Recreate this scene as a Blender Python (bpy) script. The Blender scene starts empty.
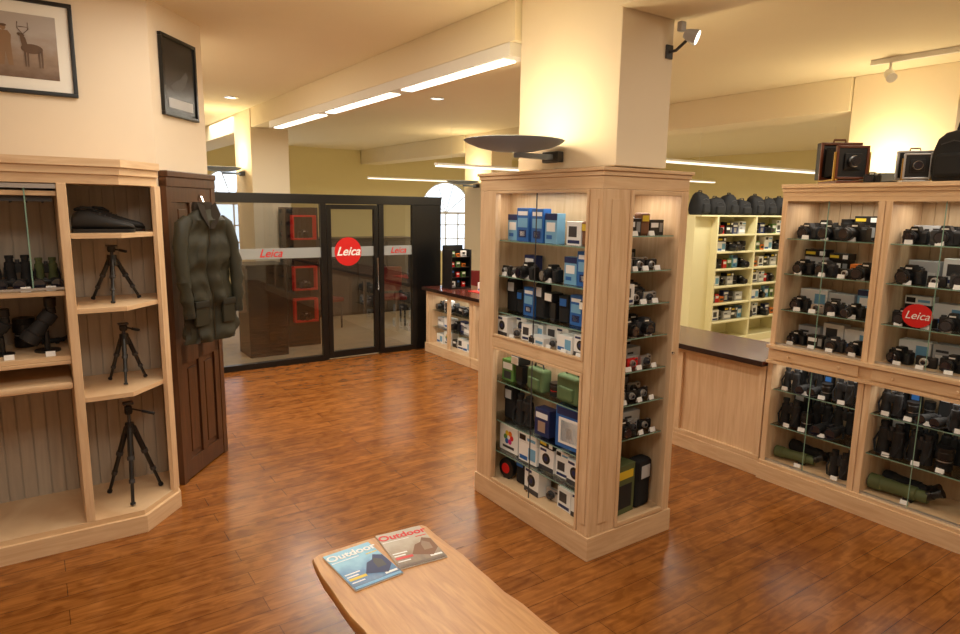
import bpy, bmesh, math, random
from mathutils import Vector, Matrix
random.seed(7)
R=math.radians
scene=bpy.context.scene
COL=scene.collection
scene.view_settings.view_transform='Standard'
scene.view_settings.look='None'
scene.view_settings.exposure=0.0
KL=.58           # overall lamp dimming
WARM=(1,.92,.77)

# ---------------------------------------------------------------- materials
def lin(c):
    return tuple(((v/255)/12.92 if v/255<=0.04045 else ((v/255+0.055)/1.055)**2.4) for v in c)
def rgba(c): return (*lin(c),1)
def newmat(name):
    m=bpy.data.materials.new(name); m.use_nodes=True
    return m,m.node_tree.nodes,m.node_tree.links,m.node_tree.nodes['Principled BSDF']
def S(name,c,rough=.5,metal=0,emit=0,ec=None,var=0.0,coat=0):
    m,n,l,p=newmat(name)
    p.inputs['Base Color'].default_value=rgba(c)
    p.inputs['Roughness'].default_value=rough
    p.inputs['Metallic'].default_value=metal
    if coat: p.inputs['Coat Weight'].default_value=coat
    if emit:
        p.inputs['Emission Color'].default_value=rgba(ec or c)
        p.inputs['Emission Strength'].default_value=emit
    if var:
        tc=n.new('ShaderNodeTexCoord'); ns=n.new('ShaderNodeTexNoise'); ns.inputs['Scale'].default_value=6
        ns.inputs['Detail'].default_value=4
        mx=n.new('ShaderNodeMix'); mx.data_type='RGBA'
        l.new(tc.outputs['Object'],ns.inputs['Vector']); l.new(ns.outputs['Fac'],mx.inputs[0])
        b=rgba(c)
        mx.inputs[6].default_value=(b[0]*(1-var),b[1]*(1-var),b[2]*(1-var),1)
        mx.inputs[7].default_value=(min(1,b[0]*(1+var)),min(1,b[1]*(1+var)),min(1,b[2]*(1+var)),1)
        l.new(mx.outputs[2],p.inputs['Base Color'])
    return m
def wood(name,c1,c2,scale=(14,14,1.2),rough=.42,detail=5):
    m,n,l,p=newmat(name)
    tc=n.new('ShaderNodeTexCoord'); mp=n.new('ShaderNodeMapping'); mp.inputs['Scale'].default_value=scale
    ns=n.new('ShaderNodeTexNoise'); ns.inputs['Scale'].default_value=2.2; ns.inputs['Detail'].default_value=detail; ns.inputs['Distortion'].default_value=1.2
    cr=n.new('ShaderNodeValToRGB'); cr.color_ramp.elements[0].position=.3; cr.color_ramp.elements[1].position=.7
    cr.color_ramp.elements[0].color=rgba(c1); cr.color_ramp.elements[1].color=rgba(c2)
    l.new(tc.outputs['Object'],mp.inputs['Vector']); l.new(mp.outputs[0],ns.inputs['Vector']); l.new(ns.outputs['Fac'],cr.inputs[0])
    l.new(cr.outputs[0],p.inputs['Base Color']); p.inputs['Roughness'].default_value=rough
    return m
def glassmat(name,tint=(1,1,1),gl=1.0,rough=.02):
    m,n,l,p=newmat(name); n.remove(p)
    out=n['Material Output']; tr=n.new('ShaderNodeBsdfTransparent'); g=n.new('ShaderNodeBsdfGlossy')
    tr.inputs[0].default_value=(*tint,1); g.inputs['Roughness'].default_value=rough
    fr=n.new('ShaderNodeFresnel'); fr.inputs[0].default_value=1.45
    mt=n.new('ShaderNodeMath'); mt.operation='MULTIPLY'; mt.inputs[1].default_value=gl; mt.use_clamp=True
    mx=n.new('ShaderNodeMixShader'); l.new(fr.outputs[0],mt.inputs[0]); l.new(mt.outputs[0],mx.inputs[0])
    l.new(tr.outputs[0],mx.inputs[1]); l.new(g.outputs[0],mx.inputs[2]); l.new(mx.outputs[0],out.inputs[0])
    return m
def floor_mat():
    m,n,l,p=newmat('laminate_floor')
    tc=n.new('ShaderNodeTexCoord')
    br=n.new('ShaderNodeTexBrick'); br.inputs['Scale'].default_value=1; br.inputs['Brick Width'].default_value=1.25; br.inputs['Row Height'].default_value=.13
    br.inputs['Mortar Size'].default_value=.0018; br.inputs['Mortar Smooth'].default_value=.3; br.inputs['Bias'].default_value=0
    br.inputs['Color1'].default_value=rgba((140,86,38)); br.inputs['Color2'].default_value=rgba((160,102,48)); br.inputs['Mortar'].default_value=rgba((86,50,24))
    br.offset=.37; br.offset_frequency=2
    l.new(tc.outputs['Object'],br.inputs['Vector'])
    def nz(scale,sc,lo,hi,p0,p1,det=6,dist=.6):
        mp2=n.new('ShaderNodeMapping'); mp2.inputs['Scale'].default_value=scale
        ns=n.new('ShaderNodeTexNoise'); ns.inputs['Scale'].default_value=sc; ns.inputs['Detail'].default_value=det; ns.inputs['Distortion'].default_value=dist
        l.new(tc.outputs['Object'],mp2.inputs['Vector']); l.new(mp2.outputs[0],ns.inputs['Vector'])
        cr=n.new('ShaderNodeValToRGB'); cr.color_ramp.elements[0].position=p0; cr.color_ramp.elements[1].position=p1
        cr.color_ramp.elements[0].color=lo; cr.color_ramp.elements[1].color=hi
        l.new(ns.outputs['Fac'],cr.inputs[0]); return ns,cr
    ns,cr=nz((1.4,22,1),2.0,(.74,.68,.6,1),(1.06,1.06,1.04,1),.34,.64,8,.4)
    n3,c3=nz((4.2,8,1),1.8,(.74,.67,.6,1),(1.04,1.04,1.02,1),.38,.57,4,.8)
    mx=n.new('ShaderNodeMix'); mx.data_type='RGBA'; mx.blend_type='MULTIPLY'; mx.inputs[0].default_value=1
    l.new(br.outputs['Color'],mx.inputs[6]); l.new(cr.outputs[0],mx.inputs[7])
    m2=n.new('ShaderNodeMix'); m2.data_type='RGBA'; m2.blend_type='MULTIPLY'; m2.inputs[0].default_value=1
    l.new(mx.outputs[2],m2.inputs[6]); l.new(c3.outputs[0],m2.inputs[7])
    l.new(m2.outputs[2],p.inputs['Base Color'])
    p.inputs['Roughness'].default_value=.25; p.inputs['Specular IOR Level'].default_value=.4
    bp=n.new('ShaderNodeBump'); bp.inputs['Strength'].default_value=.04; bp.inputs['Distance'].default_value=.002
    l.new(ns.outputs['Fac'],bp.inputs['Height']); l.new(bp.outputs[0],p.inputs['Normal'])
    return m

MAPLE=wood('maple_vertical',(214,178,138),(232,202,166),(14,14,1.1))
MAPLEH=wood('maple_horizontal',(212,176,136),(230,200,162),(1.4,1.4,16))
MAPLEI=wood('maple_interior',(200,172,136),(216,192,158),(12,12,1.2))
TNG=wood('painted_board',(172,160,146),(190,178,162),(10,10,.8))
SLAB=wood('oak_slab',(172,120,70),(202,152,96),(16,1.6,10),.35)
DARKW=wood('walnut_brown',(66,40,24),(92,58,36),(14,14,1.2),.35)
WALL=S('wall_paint',(230,214,192),.8,var=.02)
CEIL=S('ceiling_paint',(240,228,200),.85,var=.015)
YWALL=S('pale_yellow_wall_paint',(230,216,162),.8,var=.02)
PIL=S('pillar_paint',(240,226,200),.75,var=.015)
FLOOR=floor_mat()
CARPET=S('beige_vinyl',(210,192,162),.5,var=.05)
BLK=S('black_plastic',(20,20,22),.38)
BLK2=S('black_rubber',(30,30,32),.7,var=.2)
NYL=S('black_nylon',(17,17,20),.85,var=.25)
DARKG=S('dark_grey',(58,58,62),.45)
ESP=S('espresso_wood',(28,23,21),.4,var=.1)
GREY=S('grey_plastic',(140,142,144),.45)
LGREY=S('light_grey_card',(188,190,194),.6)
SILV=S('silver_metal',(196,196,198),.3,.8)
CHR=S('chrome',(210,210,212),.15,1)
BRASS=S('brass',(190,150,70),.3,1)
DBRASS=S('dull_brass',(70,58,36),.5,.6)
WHT=S('white_card',(236,236,236),.6)
WHTP=S('white_plastic',(236,234,228),.4)
BLU=S('blue_print',(36,96,170),.5)
LBL=S('light_blue_print',(116,170,208),.5)
NVY=S('navy_print',(28,42,92),.5)
RED=S('red_print',(206,24,24),.45)
REDE=S('red_lit_frame',(190,22,16),.4,emit=.3)
REDD=S('deep_red_fabric',(120,22,22),.7)
YEL=S('yellow_print',(220,190,50),.5)
GRN=S('green_print',(92,136,66),.5)
ORG=S('orange_print',(222,120,36),.5)
PNK=S('magenta_print',(190,50,130),.5)
OLV=S('olive_rubber',(88,98,60),.6,var=.15)
CAMO=S('camo_fabric',(88,110,72),.8,var=.7)
JACK=S('waxed_olive_cloth',(38,36,20),.62,var=.55)
JACK3=S('waxed_olive_cloth_dark',(25,24,14),.6,var=.4)
JACK2=S('dark_corduroy',(38,28,17),.9)
BRN=S('brown_leather',(120,78,48),.55,var=.15)
MAHO=S('mahogany',(110,56,30),.3,coat=.4,var=.2)
LENSG=S('lens_glass',(14,16,34),.05,coat=1)
FRAME=S('black_frame',(10,10,11),.3)
WTOP=S('red_brown_worktop',(96,46,36),.22)
WEDGE=S('dark_red_worktop_edge',(40,22,20),.3)
CREAM=S('cream_shelf',(230,222,176),.5)
SGLASS=glassmat('shelf_glass',(.93,.97,.95),.8)
GLASS=glassmat('clear_glass',(.97,.98,.97),.6)
PGLASS=glassmat('partition_glass',(.50,.52,.53),4.0)
EDGE=S('green_glass_edge',(128,164,148),.2)
def frost():
    m,n,l,p=newmat('frosted_film'); out=n['Material Output']; tr=n.new('ShaderNodeBsdfTransparent'); tr.inputs[0].default_value=(.8,.82,.82,1)
    p.inputs['Base Color'].default_value=rgba((176,180,180)); p.inputs['Roughness'].default_value=.7
    mx=n.new('ShaderNodeMixShader'); mx.inputs[0].default_value=.65; l.new(tr.outputs[0],mx.inputs[1]); l.new(p.outputs[0],mx.inputs[2]); l.new(mx.outputs[0],out.inputs[0]); return m
FROST=frost()
TUBE=S('lit_tube',(255,250,236),.5,emit=3,ec=(255,246,226))
TUBE2=S('lit_tube_soft',(255,250,236),.5,emit=1.6,ec=(255,244,220))
BOWL=S('blue_grey_bowl',(146,164,190),.55)
PAPER=S('mat_board',(240,238,232),.7)
TXT=S('grey_text',(90,90,92),.6)

# ---------------------------------------------------------------- mesh builder
class M:
    def __init__(s): s.bm=bmesh.new(); s.m=[]; s.bev=False
    def mi(s,mat):
        if mat not in s.m: s.m.append(mat)
        return s.m.index(mat)
    def face(s,vs,mat):
        try:
            f=s.bm.faces.new(vs); f.material_index=s.mi(mat); return f
        except ValueError: return None
    def poly3(s,pts,mat):
        return s.face([s.bm.verts.new(p) for p in pts],mat)
    def box(s,x0,x1,y0,y1,z0,z1,mat,bev=0,seg=2):
        if x0>x1:x0,x1=x1,x0
        if y0>y1:y0,y1=y1,y0
        v=[s.bm.verts.new((x,y,z)) for z in (z0,z1) for x,y in ((x0,y0),(x1,y0),(x1,y1),(x0,y1))]
        fs=[s.face([v[i] for i in q],mat) for q in ((3,2,1,0),(4,5,6,7),(0,1,5,4),(1,2,6,5),(2,3,7,6),(3,0,4,7))]
        if bev:
            s.bev=True
            es=list({e for f in fs for e in f.edges})
            r=bmesh.ops.bevel(s.bm,geom=es,offset=bev,segments=seg,affect='EDGES',profile=.5)
            k=s.mi(mat)
            for f in r['faces']: f.material_index=k
        return s
    def loft(s,rings,mat,cap=True):
        rs=[[s.bm.verts.new(p) for p in r] for r in rings]
        n=len(rs[0])
        for a,b in zip(rs[:-1],rs[1:]):
            for i in range(n): s.face([a[i],a[(i+1)%n],b[(i+1)%n],b[i]],mat)
        if cap:
            s.face(list(reversed(rs[0])),mat); s.face(rs[-1],mat)
        return s
    def tube(s,pts,rad,mat,seg=12,cap=True,flat=1):
        rings=[]
        pts=[Vector(p) for p in pts]
        for i,p in enumerate(pts):
            d=(pts[min(i+1,len(pts)-1)]-pts[max(i-1,0)])
            d=d.normalized() if d.length>1e-9 else Vector((0,0,1))
            if i==0: up=Vector((0,0,1)) if abs(d.z)<.9 else Vector((0,1,0))
            a=d.cross(up).normalized(); b=a.cross(d).normalized()
            r=rad[i] if isinstance(rad,(list,tuple)) else rad
            rings.append([p+a*r*math.cos(2*math.pi*k/seg)+b*r*flat*math.sin(2*math.pi*k/seg) for k in range(seg)])
        return s.loft(rings,mat,cap)
    def cyl(s,p0,p1,r0,mat,r1=None,seg=16):
        if r1 is None:r1=r0
        return s.tube([p0,p1],[r0,r1],mat,seg)
    def steps(s,p0,d,prof,mat,seg=16):
        p0=Vector(p0); d=Vector(d).normalized()
        up=Vector((0,0,1)) if abs(d.z)<.9 else Vector((0,1,0))
        a=d.cross(up).normalized(); b=a.cross(d).normalized()
        rings=[[p0+d*t+a*r*math.cos(2*math.pi*k/seg)+b*r*math.sin(2*math.pi*k/seg) for k in range(seg)] for t,r in prof]
        return s.loft(rings,mat,True)
    def prism(s,pts,z0,z1,mat,top=None):
        a=[s.bm.verts.new((x,y,z0)) for x,y in pts]; b=[s.bm.verts.new((x,y,z1)) for x,y in pts]
        n=len(pts)
        s.face(list(reversed(a)),mat); s.face(b,top or mat)
        for i in range(n): s.face([a[i],a[(i+1)%n],b[(i+1)%n],b[i]],mat)
        return s
    def prism_y(s,pts,y0,y1,mat):
        a=[s.bm.verts.new((x,y0,z)) for x,z in pts]; b=[s.bm.verts.new((x,y1,z)) for x,z in pts]
        n=len(pts)
        s.face(a,mat); s.face(list(reversed(b)),mat)
        for i in range(n): s.face([a[(i+1)%n],a[i],b[i],b[(i+1)%n]],mat)
        return s
    def build(s,name,parent=None,org=(0,0,0),rz=0,fix=True):
        if fix: bmesh.ops.recalc_face_normals(s.bm,faces=s.bm.faces)
        me=bpy.data.meshes.new(name)
        s.bm.to_mesh(me); s.bm.free()
        for m in s.m: me.materials.append(m)
        for p in me.polygons: p.use_smooth=True
        try: me.set_sharp_from_angle(angle=R(35))
        except Exception: pass
        o=bpy.data.objects.new(name,me); COL.objects.link(o)
        if s.bev:
            wn=o.modifiers.new('weighted','WEIGHTED_NORMAL'); wn.keep_sharp=True; wn.weight=100
        if parent:
            o.parent=parent
        o.location=org; o.rotation_euler=(0,0,rz)
        return o
def empty(name,loc,rz=0,size=.1):
    o=bpy.data.objects.new(name,None); o.empty_display_size=size; o.location=loc; o.rotation_euler=(0,0,rz); COL.objects.link(o); return o
def tag(o,label=None,cat=None,group=None,kind=None):
    if label:o['label']=label
    if cat:o['category']=cat
    if group:o['group']=group
    if kind:o['kind']=kind
    return o
def struct(o): o['kind']='structure'; return o
def text(body,size,mat,parent,loc,rot,name='lettering',shear=0,ext=.0006,bold=0):
    cu=bpy.data.curves.new('t','FONT'); cu.body=body; cu.size=size; cu.align_x='CENTER'; cu.align_y='CENTER'; cu.extrude=ext; cu.shear=shear; cu.offset=bold
    t=bpy.data.objects.new('t',cu); COL.objects.link(t); bpy.context.view_layer.update()
    me=bpy.data.meshes.new_from_object(t.evaluated_get(bpy.context.evaluated_depsgraph_get()))
    bpy.data.objects.remove(t); me.materials.clear(); me.materials.append(mat)
    o=bpy.data.objects.new(name,me); COL.objects.link(o); o.parent=parent; o.location=loc; o.rotation_euler=rot
    return o
def rel(o,root):
    o.parent=root; o.location=-Vector(root.location); return o
def arealight(name,loc,sx,sy,e,col=WARM,rot=(0,0,0),spread=None):
    l=bpy.data.lights.new(name,'AREA'); l.shape='RECTANGLE'; l.size=sx; l.size_y=sy; l.energy=e*KL; l.color=col
    if spread: l.spread=spread
    o=bpy.data.objects.new(name,l); o.location=loc; o.rotation_euler=rot; COL.objects.link(o); return o

# ---------------------------------------------------------------- camera
H=1.9
hd=R(34.5); p=R(9.6); r=.015
R0=Vector((math.cos(hd),-math.sin(hd),0)); Fw=Vector((math.sin(hd)*math.cos(p),math.cos(hd)*math.cos(p),-math.sin(p))); U0=Vector((math.sin(hd)*math.sin(p),math.cos(hd)*math.sin(p),math.cos(p)))
Rc=R0*math.cos(r)+U0*math.sin(r); Uc=-R0*math.sin(r)+U0*math.cos(r)
cam=bpy.data.cameras.new('camera_view'); cam.sensor_width=36; cam.lens=650/960*36; cam.clip_start=.05
co=bpy.data.objects.new('camera_view',cam); COL.objects.link(co)
mm=Matrix((Rc,Uc,-Fw)).transposed().to_4x4(); mm.translation=Vector((0,0,H)); co.matrix_world=mm
scene.camera=co

# ---------------------------------------------------------------- room
CZ=3.12
XL,XR,YF,YB=-2.6,13.0,-1.6,14.0
struct(M().prism([(XL,YF),(4.6,YF),(4.6,7.56),(1.0,7.56),(1.0,5.0),(.6,4.7),(XL,4.7)],-.1,0,FLOOR).build('floor'))
struct(M().prism([(4.6,YF),(XR,YF),(XR,YB),(1.0,YB),(1.0,7.56),(4.6,7.56)],-.1,0,CARPET).build('floor'))
struct(M().box(XL-.1,XR+.1,YF-.1,YB+.1,CZ,CZ+.1,CEIL).build('ceiling'))
struct(M().box(XL,.68,4.6,4.7,0,CZ,WALL).build('wall_left'))
dv=Vector((.41,.51)); DL=dv.length; dv.normalize(); dn=Vector((dv.y,-dv.x))
A=Vector((.68,4.6)); Bp=A+dv*DL
struct(M().prism([tuple(A),tuple(Bp),tuple(Bp-dn*.1),tuple(A-dn*.1)],0,CZ,WALL).build('wall_diagonal'))
struct(M().box(Bp.x-.1,Bp.x,Bp.y,YB,0,CZ,WALL).build('wall_side'))
struct(M().box(XL-.1,XL,YF,4.7,0,CZ,WALL).build('wall_west'))
struct(M().box(XL,XR,YF-.1,YF,0,CZ,WALL).build('wall_front'))
struct(M().box(XR,XR+.1,YF,YB,0,CZ,YWALL).build('wall_right'))
wins=[(3.48,.74,1.9),(8.6,.78,1.74)]
zs=.75
b=M(); prev=Bp.x
for xc,w,zp in wins:
    b.box(prev,xc-w,YB,YB+.2,0,CZ,YWALL)
    b.box(xc-w,xc+w,YB,YB+.2,0,zs,YWALL)
    N=16; pts=[(xc-w*math.cos(math.pi*i/N),zp+w*math.sin(math.pi*i/N)) for i in range(N+1)]
    for i in range(N):
        (xa,za),(xb,zb)=pts[i],pts[i+1]
        b.prism_y([(xa,za),(xb,zb),(xb,CZ),(xa,CZ)],YB,YB+.2,YWALL)
    prev=xc+w
b.box(prev,XR,YB,YB+.2,0,CZ,YWALL)
struct(b.build('wall_back'))
for i,(xc,w,zp) in enumerate(wins):
    root=struct(empty('window_%d'%(i+1),(xc,YB+.1,zs)))
    b=M(); y0,y1=YB+.08,YB+.12
    b.box(xc-w,xc-w+.05,y0,y1,zs,zp,WHTP); b.box(xc+w-.05,xc+w,y0,y1,zs,zp,WHTP); b.box(xc-w,xc+w,y0,y1,zs,zs+.06,WHTP)
    b.box(xc-w,xc+w,y0,y1,zp-.025,zp+.025,WHTP)
    for k in (-.36,0,.36): b.box(xc+k-.014,xc+k+.014,y0,y1,zs,zp,WHTP)
    for z in (1.1,1.45): b.box(xc-w,xc+w,y0,y1,z-.012,z+.012,WHTP)
    N=20
    for k in range(N):
        a0,a1=math.pi*k/N,math.pi*(k+1)/N
        b.prism_y([(xc-w*math.cos(a0),zp+w*math.sin(a0)),(xc-w*math.cos(a1),zp+w*math.sin(a1)),(xc-(w-.05)*math.cos(a1),zp+(w-.05)*math.sin(a1)),(xc-(w-.05)*math.cos(a0),zp+(w-.05)*math.sin(a0))],y0,y1,WHTP)
    for a0 in (36,72,108,144):
        c,s_=math.cos(R(a0)),math.sin(R(a0))
        b.tube([(xc,YB+.1,zp),(xc+c*(w-.02),YB+.1,zp+s_*(w-.02))],.012,WHTP,6)
    o=struct(b.build('window_frame')); rel(o,root)
    b=M(); b.poly3([(xc-w,YB+.1,zs),(xc+w,YB+.1,zs)]+[(xc+w*math.cos(math.pi*k/20),YB+.1,zp+w*math.sin(math.pi*k/20)) for k in range(21)],GLASS)
    o=struct(b.build('window_pane')); rel(o,root)
def pillar(nm,x0,x1,y0,y1,z0,mat=PIL): return struct(M().box(x0,x1,y0,y1,z0,CZ,mat,.008).build(nm))
pillar('wall_pillar_near',2.5,2.89,2.43,3.25,2.12)
pillar('wall_pillar_rear',2.45,2.95,8.9,9.7,0)
pillar('wall_pillar_right',6.3,6.72,2.35,3.2,0)
pillar('wall_pillar_far',6.3,6.72,8.9,9.7,0)
struct(M().box(2.46,2.93,3.26,8.89,2.88,CZ,CEIL,.006).build('ceiling_beam_centre'))
struct(M().box(2.46,2.93,9.71,YB,2.88,CZ,CEIL,.006).build('ceiling_beam_centre'))
struct(M().box(2.46,2.93,YF,2.42,2.88,CZ,CEIL,.006).build('ceiling_beam_centre'))
struct(M().box(6.28,6.74,3.21,8.89,2.82,CZ,CEIL,.006).build('ceiling_beam_right'))
struct(M().box(6.28,6.74,9.71,YB,2.82,CZ,CEIL,.006).build('ceiling_beam_right'))
struct(M().box(6.28,6.74,YF,2.34,2.82,CZ,CEIL,.006).build('ceiling_beam_right'))

def diag(u,off): q=A+dv*u+dn*off; return q
droot=struct(empty('door_1',(*diag(DL/2,.0),0),math.atan2(dv.y,dv.x)))
b=M(); hw=DL/2-.005
b.box(-hw,-hw+.06,-.05,-.001,0,2.04,DARKW,.004); b.box(hw-.06,hw,-.05,-.001,0,2.04,DARKW,.004); b.box(-hw,hw,-.055,-.001,2.0,2.06,DARKW,.004)
b.box(-hw-.0,hw,-.065,-.001,2.06,2.10,DARKW,.008)
o=struct(b.build('door_frame',droot))
b=M(); b.box(-hw+.06,hw-.06,-.03,-.001,.01,2.0,DARKW)
for z0,z1 in ((.01,.14),(.82,.98),(1.9,2.0)): b.box(-hw+.06,hw-.06,-.045,-.03,z0,z1,DARKW,.004)
for x0,x1 in ((-hw+.06,-hw+.13),(-.035,.035),(hw-.13,hw-.06)): b.box(x0,x1,-.045,-.03,.14,1.9,DARKW,.004)
for x0,x1 in ((-hw+.15,-.055),(.055,hw-.15)):
    for z0,z1 in ((.18,.78),(1.02,1.86)): b.box(x0,x1,-.04,-.03,z0,z1,DARKW,.008)
o=struct(b.build('door_leaf',droot))

def tng_y(b,x0,x1,y,z0,z1,mat=TNG,w=.07,t=.014):
    n=max(1,round((x1-x0)/w)); w=(x1-x0)/n
    for i in range(n): b.box(x0+i*w+.004,x0+(i+1)*w-.004,y,y+t,z0,z1,mat)
    b.box(x0,x1,y+t*.7,y+t+.004,z0,z1,mat)
def tng_x(b,y0,y1,x,z0,z1,mat=MAPLEI,w=.075,t=.012):
    n=max(1,round((y1-y0)/w)); w=(y1-y0)/n
    for i in range(n): b.box(x,x+t,y0+i*w+.003,y0+(i+1)*w-.003,z0,z1,mat)
    b.box(x+t*.5,x+t+.004,y0,y1,z0,z1,mat)

# ---- left shelving unit
root=tag(empty('shelving_unit',(-.3,4.3,0)),'light wooden shelving with angled corner and boarded back','shelving')
b=M()
foot=[(-1.7,4.0),(.42,4.0),(.645,4.25),(.645,4.585),(-1.7,4.585)]
b.prism(foot,0,.1,MAPLEH)
b.prism([(-1.7,4.02),(.41,4.02),(.63,4.26),(.63,4.585),(-1.7,4.585)],.1,.13,MAPLEH)
for k,(z0,z1,e) in enumerate(((1.99,2.04,-.01),(2.04,2.08,.004),(2.08,2.12,.02))):
    b.prism([(-1.7,4.02-e),(.41+e*.4,4.02-e),(.63+e*.6,4.26-e*.4),(.63+e*.6,4.585),(-1.7,4.585)],z0,z1,MAPLEH)
b.box(.12,.165,4.02,4.56,.13,1.99,MAPLE,.004)
b.prism([(.585,4.235),(.605,4.22),(.64,4.26),(.64,4.30),(.61,4.30)],.13,1.99,MAPLE)
b.box(.625,.64,4.3,4.58,.13,1.99,MAPLE)
b.box(-1.7,-1.66,4.02,4.56,.13,1.99,MAPLE)
b.box(-.62,-.58,4.02,4.56,.13,1.99,MAPLE)
o=rel(b.build('frame'),root)
b=M(); tng_y(b,-1.66,.12,4.56,.13,1.99); tng_y(b,.165,.625,4.56,.13,1.99)
o=rel(b.build('back_panel'),root)
for z in (1.73,1.33,.84):
    b=M(); b.prism([(.166,4.03),(.40,4.03),(.585,4.235),(.624,4.30),(.624,4.555),(.166,4.555)],z-.025,z,MAPLEH)
    rel(b.build('shelf'),root)
for z in (1.95,1.43,1.08):
    b=M(); b.box(-.579,.119,4.06,4.555,z-.025,z,MAPLEH,.003); rel(b.build('shelf'),root)
b=M(); b.box(-.579,.119,4.03,4.5,.9,.94,MAPLEH,.012); b.box(-.579,.119,4.05,4.07,1.035,1.054,MAPLEH,.003)
rel(b.build('sliding_tray'),root)
b=M()
b.box(-.579,.119,4.045,4.055,1.962,1.985,SILV); b.box(-.579,.119,4.045,4.055,1.44,1.452,SILV); b.box(-.02,-.014,4.045,4.053,1.452,1.962,EDGE)
rel(b.build('sliding_door_track'),root)
b=M()
for k in range(9): b.tube([(-.5+k*.07,4.12,1.924),(-.5+k*.07,4.12,1.89),(-.5+k*.07,4.4,1.89),(-.5+k*.07,4.4,1.924)],.004,DARKG,6)
b.box(-.55,.1,4.10,4.14,1.895,1.924,DARKG); b.box(-.55,.1,4.38,4.42,1.895,1.924,DARKG)
rel(b.build('hanging_rack'),root)

def tripod(x,y,z,h,rad,label):
    root=tag(empty('tripod',(x,y,z)),label,'tripod','tripods on the corner shelves')
    hub=h*.72
    for k in range(3):
        a=R(-100+120*k); c,s=math.cos(a),math.sin(a)
        top=Vector((c*.02,s*.02,hub)); bot=Vector((c*rad,s*rad,.008))
        P=lambda t: top.lerp(bot,t)
        b=M(); rr=.013 if h<.45 else .016
        b.tube([P(0),P(.38)],rr,BLK,10); b.tube([P(.37),P(.42)],rr*1.25,DARKG,10)
        b.tube([P(.42),P(.68)],rr*.8,BLK,10); b.tube([P(.67),P(.72)],rr*1.05,DARKG,10)
        b.tube([P(.72),P(.97)],rr*.6,BLK,10); b.tube([P(.965),bot],rr*.9,BLK2,10)
        b.build('leg',root)
    b=M(); b.cyl((0,0,hub-.03),(0,0,hub+.03),.03,BLK,.024); b.cyl((0,0,h*.45),(0,0,h*.88),.009,DARKG); b.cyl((0,0,h*.43),(0,0,h*.46),.013,BLK)
    b.build('centre_column',root)
    b=M(); b.steps((0,0,h*.86),(0,0,1),[(0,.018),(.01,.022),(.03,.022),(.035,.014)],BLK)
    b.box(-.02,.02,-.018,.018,h*.9,h*.94,BLK,.004); b.box(-.028,.028,-.024,.024,h*.96,h*.985,DARKG,.003)
    b.cyl((0,0,h*.93),(0,0,h*.965),.012,BLK); b.cyl((0,.0,h*.92),(.07*h/.4,-.05*h/.4,h*.88),.005,BLK); b.cyl((.045*h/.4,-.032*h/.4,h*.894),(.085*h/.4,-.06*h/.4,h*.871),.008,BLK2)
    b.build('head',root)
tripod(.37,4.29,1.33,.33,.14,'small black tripod standing on corner shelf')
tripod(.40,4.30,.84,.36,.11,'short black compact tripod on corner shelf')
tripod(.39,4.27,.13,.60,.165,'tall black tripod on the bottom shelf')

def shoe(x,y,rz):
    prof=[(-.15,.03,.075),(-.14,.042,.10),(-.11,.046,.125),(-.06,.045,.125),(-.02,.044,.105),(.03,.045,.085),(.08,.048,.068),(.12,.044,.058),(.145,.03,.045),(.155,.012,.03)]
    rings=[[(px,ry*math.cos(2*math.pi*k/18),max(.018,.018+(h-.018)*(.5+.5*math.sin(2*math.pi*k/18)))) for k in range(18)] for px,ry,h in prof]
    b=M(); b.loft(rings,BLK2)
    root=tag(b.build('shoe',None,(x,y,1.731),rz),'black walking shoe on the top corner shelf','shoe','pair of shoes on the corner shelf')
    b=M(); out=[(px,ry*1.06) for px,ry,h in prof]+[(px,-ry*1.06) for px,ry,h in reversed(prof)]
    b.prism(out,0,.02,BLK); b.build('sole',root)
    b=M(); b.tube([(-.13,0,.122),(-.10,.022,.135),(-.06,.022,.132),(-.03,0,.115),(-.06,-.022,.132),(-.10,-.022,.135),(-.13,0,.122)],.008,NYL,8); b.build('collar',root)
    b=M()
    for q in range(4): b.tube([(-.015+q*.025,-.025,.095-q*.011),(-.012+q*.025,0,.107-q*.012),(-.015+q*.025,.025,.095-q*.011)],.003,DARKG,6)
    b.build('laces',root)
shoe(.33,4.17,-.08); shoe(.40,4.32,.05)

# ---------------------------------------------------------------- product templates
def camera_slr(tele=.06,col=BLK,small=1):
    def f():
        b=M(); b.box(-.068,.068,-.024,.024,0,.078,col,.008); b.box(.038,.070,-.042,-.02,.004,.07,BLK2,.008)
        b.prism_y([(-.03,.075),(.03,.075),(.018,.103),(-.018,.103)],-.034,.02,col)
        b.cyl((.05,0,.076),(.05,0,.09),.012,DARKG); b.cyl((-.05,0,.076),(-.05,0,.086),.014,DARKG)
        b.box(-.016,.016,-.0352,-.034,.082,.09,WHTP)
        root=b.build('camera')
        b=M(); b.steps((-.008,-.024,.04),(0,-1,0),[(0,.032),(tele*.3,.033),(tele*.32,.036),(tele*.7,.036),(tele*.72,.032),(tele,.034)],BLK)
        b.steps((-.008,-.0241-tele,.04),(0,-1,0),[(0,.027),(.0015,.026)],LENSG)
        b.build('lens',root); return root
    return f
def camera_compact(col):
    def f():
        b=M(); b.box(-.05,.05,-.012,.012,0,.06,col,.006); b.box(.02,.038,-.0135,-.011,.045,.054,DARKG); b.cyl((.03,0,.059),(.03,0,.064),.008,SILV,seg=10)
        root=b.build('camera')
        b=M(); b.steps((-.008,-.012,.03),(0,-1,0),[(0,.022),(.008,.022),(.01,.018),(.02,.017)],SILV if col is not SILV else DARKG); b.steps((-.008,-.032,.03),(0,-1,0),[(0,.012),(.001,.011)],LENSG)
        b.build('lens',root); return root
    return f
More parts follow.
